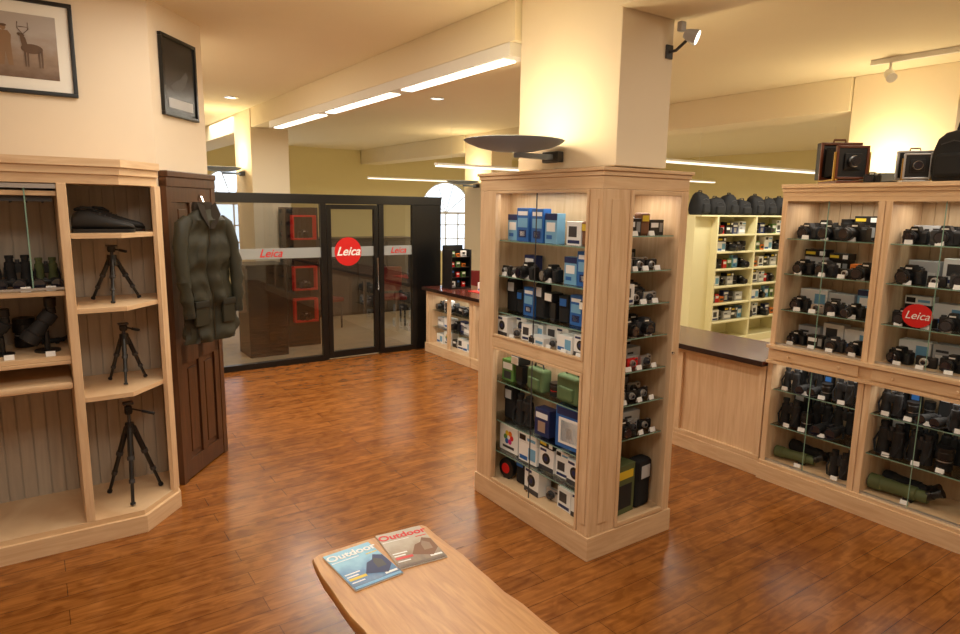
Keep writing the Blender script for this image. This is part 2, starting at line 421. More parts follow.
def boxitem(w,d,h,main,patches=(),disc=None,flap=True):
    def f():
        b=M(); b.box(-w/2,w/2,-d/2,d/2,0,h,main,.0015,1)
        for x0,x1,z0,z1,m in patches:
            b.box(-w/2+x0*w,-w/2+x1*w,-d/2-.0012,-d/2,z0*h,z1*h,m)
        if disc:
            cx,cz,rr,m=disc; b.steps((-w/2+cx*w,-d/2,cz*h),(0,-1,0),[(0,rr*w),(.0025,rr*w)],m,20); b.steps((-w/2+cx*w,-d/2-.0025,cz*h),(0,-1,0),[(0,rr*w*.6),(.0012,rr*w*.6)],DARKG,20); b.steps((-w/2+cx*w,-d/2-.0037,cz*h),(0,-1,0),[(0,rr*w*.4),(.0012,rr*w*.4)],NVY,20)
        return b.build('product_box')
    return f
def petalbox():
    w,d,h=.16,.1,.15
    b=M(); b.box(-w/2,w/2,-d/2,d/2,0,h,WHT,.0015,1); yy=-d/2-.001
    for q,m in enumerate((RED,ORG,YEL,GRN,BLU,PNK)):
        a=2*math.pi*q/6; cx,cz=.027*math.cos(a),.085+.027*math.sin(a)
        b.poly3([(cx+.016*math.cos(t),yy-.0003*q,cz+.016*math.sin(t)) for t in [2*math.pi*k/14 for k in range(14)]],m)
    b.box(-.05,.05,yy-.001,yy,.02,.034,DARKG)
    return b.build('product_box')
def binoc(col):
    def f():
        b=M()
        for s in (-1,1):
            b.steps((s*.034,0,0),(0,0,1),[(0,.028),(.012,.029),(.05,.026),(.075,.024),(.08,.026),(.125,.024),(.13,.017),(.145,.017),(.147,.02),(.162,.02)],col,14)
        root=b.build('binoculars')
        b=M(); b.box(-.02,.02,-.012,.012,.07,.12,BLK2,.005); b.cyl((0,0,.12),(0,0,.14),.01,DARKG,seg=12); b.build('bridge',root)
        b=M(); b.tube([(-.055,-.01,.10),(-.062,-.03,.06),(-.045,-.045,.01),(0,-.05,.006),(.045,-.045,.012),(.062,-.03,.06),(.055,-.01,.10)],.006,NYL,6,flat=.4); b.build('strap',root)
        return root
    return f
def binoc_flat():
    b=M()
    for s in (-1,1):
        b.steps((s*.04,-.07,.03),(0,1,0),[(0,.03),(.012,.031),(.05,.027),(.075,.024),(.08,.027),(.12,.024),(.125,.018),(.14,.018),(.142,.021),(.155,.021)],BLK2,16)
        b.steps((s*.04,-.0705,.03),(0,-1,0),[(0,.026),(.001,.026)],LENSG,16)
    root=b.build('binoculars')
    b=M(); b.box(-.022,.022,-.0,.045,.024,.046,BLK,.005); b.cyl((0,.03,.045),(0,.06,.045),.01,DARKG,seg=12); b.build('bridge',root)
    b=M(); b.tube([(-.07,.03,.03),(-.09,-.02,.01),(-.06,-.09,.008),(0,-.10,.006),(.06,-.09,.008),(.09,-.02,.01),(.07,.03,.03)],.006,NYL,6,flat=.4); b.build('strap',root)
    return root
def scope(col):
    def f():
        b=M(); b.steps((-.17,0,.045),(1,0,0),[(0,.038),(.05,.038),(.055,.034),(.15,.03),(.16,.034),(.2,.034),(.205,.028),(.25,.028)],col,16); b.box(-.02,.02,-.015,.015,0,.02,BLK)
        root=b.build('spotting_scope')
        b=M(); b.steps((.07,0,.05),(.85,0,.5),[(0,.022),(.03,.022),(.032,.018),(.06,.018),(.062,.022),(.075,.022)],BLK,14); b.build('eyepiece',root)
        b=M(); b.steps((-.171,0,.045),(-1,0,0),[(0,.033),(.003,.033)],LENSG,16); b.build('objective_lens',root)
        return root
    return f
def scope_up():
    d=Vector((.62,0,.78)).normalized(); p0=Vector((-.07,0,.05))
    b=M(); b.steps(p0,d,[(0,.04),(.04,.04),(.045,.034),(.1,.028),(.105,.034),(.15,.034),(.155,.024)],BLK2,18)
    root=b.build('spotting_scope')
    b=M(); q=p0+d*.15; b.steps(q,(.0,-.1,1),[(0,.022),(.03,.02),(.032,.024),(.07,.024)],BLK,14); b.build('eyepiece',root)
    b=M(); b.steps((0.0,0,0),(0,0,1),[(0,.05),(.008,.05),(.01,.012),(.09,.012)],BLK,16); b.build('stand',root)
    b=M(); b.steps(p0-d*.001,-d,[(0,.034),(.002,.034)],LENSG,16); b.build('objective_lens',root)
    return root
def lensitem(h=.1):
    def f():
        b=M(); b.steps((0,0,0),(0,0,1),[(0,.034),(.008,.036),(h*.3,.036),(h*.32,.032),(h*.5,.032),(h*.52,.038),(h*.8,.038),(h*.82,.036),(h,.037)],BLK,18)
        root=b.build('camera_lens'); b=M(); b.steps((0,0,h*.4),(0,0,1),[(0,.0335),(.004,.0335)],RED if h<.09 else SILV,18); b.build('trim_ring',root); return root
    return f
def pouch(col,w=.075,h=.15,lab=BLU):
    def f():
        b=M(); b.box(-w/2,w/2,-.028,.028,0,h,col,.014,3); b.box(-w/2+.004,w/2-.004,-.034,.0,h*.55,h*.98,col,.01)
        root=b.build('camera_pouch')
        b=M(); b.box(-w*.3,w*.3,-.0352,-.034,h*.62,h*.88,lab); b.build('label_patch',root); return root
    return f
def flash():
    b=M(); b.box(-.035,.035,-.02,.02,.01,.1,BLK,.006); b.box(-.038,.038,-.045,.03,.105,.155,BLK,.006); b.box(-.02,.02,-.015,.015,0,.012,DARKG)
    root=b.build('flash_unit'); b=M(); b.box(-.033,.033,-.048,-.0455,.11,.15,WHTP); b.build('flash_window',root); return root
def camcorder():
    b=M(); b.tube([(-.07,0,.05),(.07,0,.05)],.036,BLK,14); b.box(-.04,.08,-.03,.03,.015,.09,BLK,.01); b.box(-.06,.06,-.01,.01,.11,.125,BLK2,.005); b.box(-.055,-.04,-.01,.01,.08,.12,BLK); b.box(.04,.055,-.01,.01,.08,.12,BLK); b.box(-.03,.05,-.02,.02,0,.02,DARKG,.004)
    root=b.build('camcorder'); b=M(); b.steps((-.07,0,.05),(-1,0,0),[(0,.03),(.03,.032),(.035,.04),(.055,.042)],BLK2,16); b.build('lens',root); return root
def pricetag():
    b=M(); b.poly3([(-.022,-.008,0),(.022,-.008,0),(.022,0,.026),(-.022,0,.026)],WHT); b.poly3([(-.022,.008,0),(.022,.008,0),(.022,0,.026),(-.022,0,.026)],WHT)
    return b.build('price_tag')
def camobag():
    b=M(); b.box(-.09,.09,-.04,.04,0,.15,CAMO,.02,3); b.box(-.06,.06,-.055,-.03,.02,.09,CAMO,.012); root=b.build('camera_pouch')
    b=M(); b.tube([(-.05,0,.145),(-.04,0,.18),(.04,0,.18),(.05,0,.145)],.006,BLK,8); b.build('handle',root); return root
def plate():
    b=M(); b.steps((0,0,.055),(0,-1,0),[(0,.052),(.02,.054),(.03,.05),(.032,.03)],BLK,24); b.box(-.02,.02,-.03,.0,0,.015,BLK)
    root=b.build('lens_filter_case'); b=M(); b.steps((0,-.0325,.055),(0,-1,0),[(0,.028),(.002,.027)],RED,20); b.build('red_badge',root); return root
TPL={
 'slr':(camera_slr(.06),'black reflex camera with lens','camera',.145),
 'slrt':(camera_slr(.10),'black reflex camera with zoom lens','camera',.145),
 'slrg':(camera_slr(.045,DARKG),'grey camera with short lens','camera',.145),
 'cpb':(camera_compact(BLK),'black compact camera','camera',.105),
 'cps':(camera_compact(SILV),'silver compact camera','camera',.105),
 'cpr':(camera_compact(RED),'red compact camera','camera',.105),
 'bxw':(boxitem(.11,.07,.12,WHT,[(.1,.9,.08,.22,NVY),(.15,.7,.35,.8,DARKG)]),'white printed camera box','box',.115),
 'bxw2':(boxitem(.15,.09,.11,WHT,[(.06,.5,.1,.3,BLU),(.55,.94,.2,.8,LBL)]),'white box with blue print','box',.155),
 'bxb':(boxitem(.10,.05,.17,BLU,[(.1,.9,.78,.9,WHT),(.1,.9,.42,.7,LBL),(.2,.8,.12,.34,NVY),(.3,.7,.16,.3,WHT)]),'tall blue accessory box','box',.105),
 'bxl':(boxitem(.09,.05,.14,LBL,[(0,1,.78,1,NVY),(.15,.85,.4,.7,WHT),(.15,.6,.15,.28,BLU)]),'light blue accessory box','box',.095),
 'bxk':(boxitem(.12,.07,.09,BLK,[(.08,.6,.5,.8,WHT),(.7,.92,.2,.8,GREY)]),'black camera box','box',.125),
 'bxgr':(boxitem(.13,.08,.10,LGREY,[(.1,.9,.2,.5,WHT),(.1,.5,.62,.74,DARKG)]),'grey cardboard camera box','box',.135),
 'bxr':(petalbox,'white box with round multicoloured emblem','box',.165),
 'bxy':(boxitem(.12,.09,.20,OLV,[(.1,.9,.72,.88,YEL),(.15,.85,.12,.6,BLK2)]),'tall olive box with yellow print','box',.125),
 'bxd':(boxitem(.16,.05,.18,BLU,[(.05,.95,.78,.95,NVY),(.12,.88,.1,.72,WHT),(.2,.8,.16,.66,LBL),(.4,.6,.25,.5,BRN)]),'blue boxed kit with picture','box',.165),
 'bxo':(boxitem(.12,.08,.13,WHT,[(0,1,0,.2,DARKG),(.08,.5,.84,.94,NVY)],(.5,.54,.26,BLK)),'white box with large lens picture','box',.125),
 'bxs':(boxitem(.08,.06,.07,ORG,[(.1,.9,.3,.7,BLK)]),'small orange film box','box',.085),
 'bxg':(boxitem(.09,.06,.11,GRN,[(.1,.9,.55,.85,WHT),(.2,.8,.1,.45,DARKG)]),'small green accessory box','box',.095),
 'bxn':(boxitem(.10,.06,.13,NVY,[(.1,.9,.66,.86,WHT),(.25,.75,.15,.55,SILV)]),'navy blue accessory box','box',.105),
 'bxt':(boxitem(.07,.05,.10,RED,[(.1,.9,.5,.8,WHT)]),'small red accessory box','box',.075),
 'bxp':(boxitem(.16,.1,.055,WHT,[(.05,.4,.2,.8,BLK),(.5,.95,.3,.6,LBL)]),'flat white camera box','box',.165),
 'bxq':(boxitem(.15,.1,.05,BLK,[(.05,.5,.3,.7,YEL),(.7,.95,.2,.8,WHT)]),'flat black and yellow box','box',.155),
 'bin':(binoc(BLK2),'black rubber binoculars standing upright','binoculars',.13),
 'bif':(binoc_flat,'black binoculars lying flat with strap','binoculars',.15),
 'bing':(binoc(OLV),'olive green binoculars standing upright','binoculars',.13),
 'scg':(scope(OLV),'olive green spotting scope','telescope',.34),
 'sck':(scope(BLK2),'black spotting scope','telescope',.34),
 'scu':(scope_up,'black spotting scope on small stand','telescope',.2),
 'len':(lensitem(.11),'black camera lens standing upright','lens',.085),
 'lens':(lensitem(.075),'short black lens with red ring','lens',.085),
 'pch':(pouch(NYL),'black pouch with blue label','pouch',.085),
 'pchs':(pouch(NYL,.09,.2,LGREY),'tall black pouch','pouch',.1),
 'pchb':(pouch(BRN,.07,.12,YEL),'brown leather camera pouch','pouch',.08),
 'fls':(flash,'black flash unit standing upright','flash',.08),
 'cam':(camcorder,'black camcorder with handle','camcorder',.22),
 'tag':(pricetag,'small white folded price card','price tag',.04),
 'cmo':(camobag,'camouflage fabric pouch','pouch',.19),
 'flt':(plate,'round black case with red badge','case',.115),
}
HGT={'bxw':.12,'bxw2':.11,'bxk':.09,'bxgr':.10,'bxo':.13,'bxp':.055,'bxq':.05}
PROTO={}
def spawn(key,loc,rz,place,group,s=1,tilt=0):
    fn,lab,cat,w=TPL[key]
    if key not in PROTO:
        rt=fn(); PROTO[key]=rt; new=rt
    else:
        rt=PROTO[key]; new=rt.copy(); COL.objects.link(new)
        for c in rt.children:
            k=c.copy(); k.parent=new; COL.objects.link(k)
    new.location=loc; new.rotation_euler=(0,0,rz); new.scale=(s,s,s)
    tag(new,lab+' '+place,cat,group)
    return new
def fillrow(face,fx,fy,z,u0,u1,keys,place,group,v=.1,s=1,tags=True,tagv=.03,gap=.015,jit=.12,stack=0):
    u=u0;i=0
    while True:
        k=keys[i%len(keys)]; sv=s*random.uniform(.9,1.04) if k!='tag' else s; w=TPL[k][3]*sv
        if u+w>u1: break
        cu=u+w/2; j=random.uniform(-jit,jit)*1.6 if k[:2]!='bx' else random.uniform(-.07,.07)
        vv_=v+random.uniform(-.012,.012)
        def W(uu,vv,zz=0): return (fx+vv,fy-uu,z+zz) if face=='W' else (fx+uu,fy+vv,z+zz)
        base=-math.pi/2 if face=='W' else 0
        spawn(k,W(cu,vv_),base+j,place,group,sv)
        if stack and k in HGT and random.random()<.8:
            h=HGT[k]*sv+.001
            k2=random.choice(['bxp','bxq']); s2=sv*TPL[k][3]/TPL[k2][3]
            if h+HGT[k2]*s2<stack: spawn(k2,W(cu,vv_,h),base+random.uniform(-.06,.06),place,group,s2)
        if tags and (k[:2]!='bx' or random.random()<.3): spawn('tag',W(cu+random.uniform(-.01,.02),tagv),base+random.uniform(-.15,.15),place,'price cards in the display cases')
        u+=w+gap*random.uniform(.5,1.4); i+=1

WS='on a wooden shelf'; GW='optics on the wooden shelving'
for x,rz in ((-.27,.1),(-.11,-.1),(.045,.08)): spawn('bif',(x,4.2,1.431),rz,WS,GW,1.02)
for x in (-.46,): spawn('cam',(x,4.22,1.431),0,WS,GW,1.0)
for x,k,s in ((-.22,'bin',1.0),(-.08,'bin',1.05),(.05,'bing',.95)): spawn(k,(x,4.40,1.431),.1,WS,GW,s)
for x,y,s,rz in ((.02,4.24,1.25,.15),(-.18,4.24,1.05,-.3),(-.36,4.26,1.2,.1)): spawn('scu',(x,y,1.081),rz,WS,GW,s)
for x,k,s in ((-.26,'slrt',1.1),(-.08,'len',1.5),(.07,'sck',.45)): spawn(k,(x,4.44,1.081),.2,WS,GW,s)
for x in (-.2,-.05,.06): spawn('tag',(x,4.085,1.431),0,WS,'price cards in the display cases')
for x in (-.15,.03): spawn('tag',(x,4.09,1.081),0,WS,'price cards in the display cases')

# ---------------------------------------------------------------- central display cabinet
root=tag(empty('display_cabinet',(2.69,2.9,0)),'tall maple and glass cabinet wrapped round a pillar','cabinet')
b=M()
b.box(2.345,3.025,2.355,3.45,0,.135,MAPLEH,.004)
b.box(2.355,2.553,2.365,2.455,.14,2.0,MAPLE,.004)
b.box(2.553,2.575,2.385,2.455,.14,2.0,MAPLE)
b.box(2.355,3.015,2.365,3.44,.135,.14,MAPLEH)
b.box(2.355,2.40,3.285,3.44,.14,2.0,MAPLE,.004)
b.box(2.578,2.598,2.456,3.44,.14,2.0,MAPLEI)
b.box(2.962,3.015,2.365,2.41,.14,2.0,MAPLE,.004)
b.box(2.995,3.015,2.41,3.44,.14,2.0,MAPLE); b.box(2.40,2.995,3.42,3.44,.14,2.0,MAPLE)
b.box(2.60,2.995,2.74,2.755,.14,2.0,MAPLEI)
b.box(2.355,2.39,2.456,3.284,1.035,1.10,MAPLEH,.004); b.box(2.39,2.577,2.456,3.42,1.06,1.095,MAPLEH)
for (z0,z1,e) in ((2.0,2.065,0),(2.065,2.088,.008),(2.088,2.106,.018)):
    b.box(2.355-e,3.015+e,2.365-e,3.44+e,z0,z1,MAPLEH,.003)
b.box(2.349,2.354,2.39,2.425,.2,1.95,MAPLE,.002); b.box(2.42,2.49,2.359,2.364,.2,1.95,MAPLE,.002)
rel(b.build('body'),root)
def doorframe_w(x,y0,y1,z0,z1,nm='sliding_glass_door'):
    b=M(); w=.016
    b.box(x-.012,x+.01,y0,y0+w,z0,z1,MAPLE,.003); b.box(x-.012,x+.01,y1-w,y1,z0,z1,MAPLE,.003)
    b.box(x-.011,x+.009,y0+w,y1-w,z0,z0+w,MAPLEH,.003); b.box(x-.011,x+.009,y0+w,y1-w,z1-w,z1,MAPLEH,.003)
    ym=(y0+y1)/2
    b.box(x+.002,x+.006,ym+.018,ym+.024,z0+w,z1-w,DARKG)
    d=rel(b.build(nm),root)
    b=M(); b.cyl((x+.002,ym+.03,z0+.06),(x-.006,ym+.03,z0+.06),.008,CHR,seg=12); b.build('lock',d)
    return d
doorframe_w(2.36,2.457,3.283,1.10,1.998); doorframe_w(2.36,2.457,3.283,.142,1.033)
def shelfw(x0,x1,y0,y1,z):
    b=M(); b.box(x0,x1,y0,y1,z-.006,z,SGLASS); b.box(x0-.001,x0,y0,y1,z-.006,z,EDGE); return rel(b.build('glass_shelf'),root)
for z in (1.70,1.48,1.25,.80,.54,.33): shelfw(2.40,2.577,2.457,3.415,z)
b=M(); x0,x1=2.555,2.960; w=.018
b.box(x0,x0+w,2.355,2.38,.142,1.998,MAPLE,.003); b.box(x1-w,x1,2.355,2.38,.142,1.998,MAPLE,.003); b.box(x0+w,x1-w,2.356,2.379,.142,.142+.025,MAPLEH,.003); b.box(x0+w,x1-w,2.356,2.379,1.975,1.998,MAPLEH,.003)
d=rel(b.build('door'),root)
b=M(); b.cyl((x1-.01,2.355,1.1),(x1-.01,2.345,1.1),.008,CHR,seg=12); b.build('lock',d)
FZ=(1.76,1.57,1.385,1.20,1.01,.82,.62)
for z in FZ:
    b=M(); b.box(2.60,2.96,2.41,2.735,z-.006,z,SGLASS); b.box(2.60,2.96,2.409,2.41,z-.006,z,EDGE); rel(b.build('glass_shelf'),root)
C1='in the glass cabinet'; G1='goods in the central glass cabinet'
def cw(z,u0,u1,keys,v=.07,s=1,tags=False,gap=.004,tagv=.02,stack=0): fillrow('W',2.395,3.41,z,u0,u1,keys,C1,G1,v,s,tags,tagv,gap,stack=stack)
cw(1.70,.12,.40,['bxl','bxb'],.09,1.2); cw(1.70,.38,.68,['bxb','bxl','bxb'],.08,1.2); cw(1.70,.68,.95,['bxw','pchb','pchb'],.08,1.1)
cw(1.48,.10,.50,['cpb','cps','slr','cpb'],.05,1,True); cw(1.48,.10,.50,['bxq','bxn','bxp'],.13,1,False); cw(1.48,.50,.66,['slr','slr'],.07,1,True); cw(1.48,.66,.95,['bxl','bxb','bxl'],.09,1.1)
cw(1.25,.10,.95,['pchs','pch','bxb','pchs','fls','pch','bxb','fls','pchs','bxn'],.10,1.05)
cw(1.101,.10,.95,['bxo','cps','bxw','bxp','cps','bxw2','bxo','cps','bxw'],.06,.95,True,tagv=.0); cw(1.101,.10,.95,['bxw','bxo','bxw2'],.13,.95,False)
cw(.80,.10,.36,['bxg','fls','bxn','len'],.09,1.2); cw(.80,.36,.95,['cmo','lens','cmo','bxy','pch'],.09,1.05)
cw(.54,.10,.46,['pchs','bin','pchs','len'],.10,1.2); cw(.54,.46,.66,['bxn','bxl'],.08,1.25); spawn('bxd',(2.46,2.62,.541),-1.5,C1,G1,1.38); cw(.54,.92,.99,['bxl'],.1,1.0)
cw(.33,.10,.34,['bxr'],.10,1.2); cw(.33,.32,.95,['bxw2','bxo','bxw','bxo','bxw2'],.10,1.1,stack=.19)
cw(.141,.10,.38,['flt','pch','flt'],.10,1.3); cw(.141,.38,.95,['bxo','cps','bxw','bxo','cps','bxw'],.10,1.2)
G2='cameras in the narrow glass case'
rows=[['bxk','pchb','bxk'],['cps','cpb','cpb'],['bxw','cpb','cps'],['slr','slrg'],['cpb','cpr','cps'],['cps','cpb','cpb'],['slr','cps','cpb'],['cpb','cpb','cps']]
for z,ks in zip(FZ,rows):
    fillrow('S',2.605,2.41,z,.005,.35,ks,'in the narrow glass case',G2,.08,1.0,True,.02,.003)
    fillrow('S',2.605,2.41,z,.01,.35,[['bxk','slr','bxl'],['bxw','cpb','cps'],['slr','bxgr']][int(z*100)%3],'at the back of the glass case',G2,.17,1.05,False,.02,.004)
    fillrow('S',2.605,2.41,z,.01,.35,['bxgr','bxk','bxw'],'at the back of the glass case',G2,.27,1.15,False,.02,.004,stack=.17)
GB='at the bottom of the case'
spawn('bxy',(2.72,2.52,.141),.1,GB,G2,1.5); spawn('cmo',(2.85,2.66,.141),.0,GB,G2,1.0); spawn('bxy',(2.69,2.66,.141),-.05,GB,G2,1.4)
spawn('pchs',(2.89,2.5,.141),.1,GB,G2,1.5)
arealight('added_cabinet_fill',(2.45,2.95,1.985),.08,.8,3); arealight('added_cabinet_fill',(2.45,2.95,1.05),.08,.8,1.6)  # added fill to brighten the goods, no fitting in the cabinet
arealight('added_cabinet_fill',(2.8,2.55,1.985),.25,.2,2)  # same added fill for the narrow case

# ---------------------------------------------------------------- tall cabinets on the right
units=[(1.88,2.535),(1.22,1.88),(.565,1.22)]
G3='cameras in the tall display cabinets'
for ui,(y0,y1) in enumerate(units):
    root=tag(empty('display_cabinet',(4.43,(y0+y1)/2,0)),'tall maple display cabinet with glass fronts and drawer rail','cabinet',group='tall maple display cabinets along the shop')
    b=M()
    b.box(4.19,4.68,y0,y1,0,.11,MAPLEH); b.box(4.2,4.66,y0,y1,.11,.135,MAPLEH)
    for z0,z1 in ((.135,.855),(.985,1.97)):
        b.box(4.22,4.66,y0,y0+.03,z0,z1,MAPLE); b.box(4.22,4.66,y1-.03,y1,z0,z1,MAPLE)
    b.box(4.21,4.66,y0,y1,.875,.962,MAPLEH); b.box(4.175,4.66,y0,y1,.962,.985,MAPLEH); b.box(4.185,4.66,y0,y1,.855,.875,MAPLEH)
    b.box(4.218,4.66,y0,y1,1.97,2.0,MAPLEH)
    for z0,z1,e in ((2.0,2.03,0),(2.03,2.055,.012),(2.055,2.08,.028)): b.box(4.215-e,4.67,y0,y1,z0,z1,MAPLEH)
    for z0,z1 in ((.135,.855),(.985,1.97)):
        b.box(4.212,4.2199,y0+.003,y0+.04,z0,z1,MAPLE,.002); b.box(4.212,4.2199,y1-.04,y1-.003,z0,z1,MAPLE,.002)
    rel(b.build('body'),root)
    b=M(); tng_x(b,y0+.03,y1-.03,4.63,.985,1.97); b.box(4.63,4.645,y0+.03,y1-.03,.135,.855,MAPLEI); rel(b.build('back_panel'),root)
    for z in (1.72,1.48,1.23,.66,.40):
        b=M(); b.box(4.26,4.625,y0+.032,y1-.032,z-.006,z,SGLASS); b.box(4.259,4.26,y0+.032,y1-.032,z-.006,z,EDGE); rel(b.build('glass_shelf'),root)
    ym=(y0+y1)/2
    b=M(); b.box(4.194,4.209,y0+.04,y1-.04,.884,.954,MAPLEH,.004); dr=rel(b.build('drawer'),root)
    for q in (-.17,.17):
        b=M(); b.steps((4.194,ym+q,.92),(-1,0,0),[(0,.006),(.01,.006),(.012,.011),(.02,.009)],MAPLE,12); b.build('knob',dr)
    for z0,z1 in ((.986,1.97),(.136,.854)):
        b=M()
        b.box(4.230,4.234,ym+.018,ym+.022,z0,z1,EDGE); b.box(4.228,4.244,y0+.031,y1-.031,z0,z0+.012,SILV); rel(b.build('sliding_glass_door'),root)
    if ui<2:
        def rw(z,keys,v=.12,s=1,tags=True,a=.045,e=.615,gap=.006,tv=.02,stack=0): fillrow('W',4.27,y1,z,a,e,keys,'in the tall display cabinet',G3,v,s,tags,tv,gap,stack=stack)
        if ui==0:
            rw(1.72,['slrg','slr','slrt','slr'],s=1.1,v=.1); rw(1.72,['slr','len','bxk','slr'],.28,1.2,False,stack=.16)
            rw(1.48,['slr','slrg','cpb','slrt'],s=1.05,v=.1); rw(1.48,['bxgr','bxk','bxs','bxw2'],.26,1.2,False,stack=.17)
            rw(1.23,['slr','cps','slr','slrt'],s=.98,v=.09); rw(1.23,['bxw2','bxgr','bxl','bxo'],.25,1.25,False,stack=.18)
            rw(.986,['slr','bxk','slrg','slr'],.1); rw(.986,['bxgr','bxw','bxw2','bxs'],.27,1.25,False,stack=.17)
            rw(.66,['bin','bif','len','bin','bing'],.08,1.02); rw(.66,['pchs','bin','pch','len'],.25,.9,False)
            rw(.40,['bin','len','bif','bin'],.09,1.2); rw(.40,['pchs','bin','bin','pch'],.26,1.2,False)
            rw(.137,['scg','bin','lens'],.10,1.15); rw(.137,['sck','bin','pch'],.27,1.2,False)
        else:
            rw(1.72,['slr','slrg','slr','slrt'],s=1.1,v=.1); rw(1.72,['bxgr','bxk','slr'],.28,1.2,False)
            rw(1.48,['slr','cpb','slrg','slr'],s=1.1,v=.1); rw(1.48,['bxgr','bxw','bxw2','bxgr'],.27,1.3,False,stack=.18)
            rw(1.23,['slr','cpb','slrt','slr'],.1); rw(.986,['slr','cpb','slr','slrg'],s=1.1); rw(.986,['bxw2','bxgr','bxn'],.28,1.3,False,stack=.18)
            rw(1.23,['bxk','bxw2','bxl'],.29,1.2,False,stack=.18)
            rw(.66,['bin','len','bif','bin'],.08,1.05); rw(.66,['pchs','pch','len'],.25,.9,False)
            rw(.40,['bin','bin','len','bif'],.09,1.25); rw(.40,['pchs','bin','bin','pch'],.26,1.2,False)
            rw(.137,['scg','bing'],.08,1.4,True,.04,.63,.0); rw(.137,['sck','scg'],.25,1.2,False,gap=0)
        arealight('added_cabinet_fill',(4.40,(y0+y1)/2,1.955),.2,.5,2.4); arealight('added_cabinet_fill',(4.34,(y0+y1)/2,.845),.12,.5,1.6)  # invisible fills added to lift the stock in both halves
b=M(); b.steps((0,0,.0),(-1,0,0),[(0,1),(.006,1)],RED,28)
for v in b.bm.verts: v.co.y*=.082; v.co.z*=.07
so=tag(b.build('round_sign',None,(4.272,1.66,1.305)),'round red sign with white script lettering on glass shelf','sign')
text('Leica',.065,WHT,so,(-.008,0,0),(R(90),0,R(-90)),shear=.3)

# ---------------------------------------------------------------- counter
root=tag(empty('counter',(4.5,3.9,0)),'maple panelled shop counter base','counter')
b=M(); b.box(4.24,4.80,2.545,5.2,0,.82,MAPLE)
b.box(4.21,4.24,2.545,5.2,0,.11,MAPLEH,.004); b.box(4.215,4.24,2.545,5.2,.11,.15,MAPLEH,.004); b.box(4.215,4.24,2.545,5.2,.78,.82,MAPLEH,.004)
for y in (2.545,3.26,4.1,5.14): b.box(4.216,4.24,y,y+.05,.15,.78,MAPLE,.003)
rel(b.build('body'),root)
for (y0,y1) in ((5.21,6.3),(6.31,7.4)):
    root=tag(empty('display_counter',(4.5,(y0+y1)/2,0)),'maple counter case with glass front and goods','counter',group='glass fronted counter cases')
    b=M(); b.box(4.2,4.80,y0,y1,0,.12,MAPLEH,.004); b.box(4.22,4.80,y0,y0+.06,.12,.82,MAPLE,.003); b.box(4.22,4.80,y1-.06,y1,.12,.82,MAPLE,.003); b.box(4.22,4.26,y0+.06,y1-.06,.77,.82,MAPLEH,.003)
    b.box(4.22,4.26,(y0+y1)/2-.02,(y0+y1)/2+.02,.12,.77,MAPLE,.003); b.box(4.62,4.64,y0+.06,y1-.06,.12,.82,MAPLEI)
    rel(b.build('body'),root)
    for z in (.56,.34):
        b=M(); b.box(4.28,4.61,y0+.062,y1-.062,z-.006,z,SGLASS); rel(b.build('glass_shelf'),root)
    for z,ks in ((.56,['slr','bxw','slrt','bxk','slr']),(.34,['bxgr','bxw2','slr','bxn']),(.121,['bxw2','bxr','bxk','bxw'])):
        fillrow('W',4.27,y1,z,.07,1.02,ks,'in the counter case','goods in the counter cases',.13,1.15,False,gap=.006)
    arealight('added_cabinet_fill',(4.42,(y0+y1)/2,.765),.2,.8,3)  # added fill under the worktop, not a built-in lamp
wt=tag(M().box(4.165,4.84,2.545,7.42,.832,.858,WTOP).build('worktop'),'long dark red-brown counter worktop with dark edge','worktop')
b=M(); b.box(4.16,4.165,2.545,7.42,.8205,.859,WEDGE); b.box(4.165,4.84,2.545,7.42,.8205,.832,WEDGE); b.build('edge_strip',wt)
tag(M().prism([(4.45,6.3),(4.80,6.3),(4.80,6.75),(4.45,6.75)],.859,.864,RED).build('counter_mat'),'flat red mat lying on the dark worktop','mat')
root=tag(empty('display_rack',(4.5,7.1,.859)),'black wire rack with small packaged goods on counter','rack')
b=M(); b.box(-.15,.15,-.12,.12,0,.02,BLK); b.box(-.15,.15,.09,.11,.02,.55,BLK); b.box(-.15,-.14,-.12,.11,.02,.5,BLK); b.box(.14,.15,-.12,.11,.02,.5,BLK)
for z in (.14,.27,.40): b.box(-.14,.14,-.1,.09,z,z+.008,BLK)
b.build('frame',root)
for q,z in enumerate((.880,1.008,1.138,1.268)):
    for k,x in enumerate((4.41,4.49,4.575)): spawn(['bxw','pch','bxt','bxg','bxs'][(k+q)%5],(x,7.06,z),-.1,'in the counter rack','goods in the counter rack',.62)
spawn('slr',(4.5,5.9,.859),-1.5,'on the dark worktop','items on worktop',1.2); spawn('bxw2',(4.6,6.95-.35,.8645),-1.2,'on the red counter mat','items on worktop',1.0)

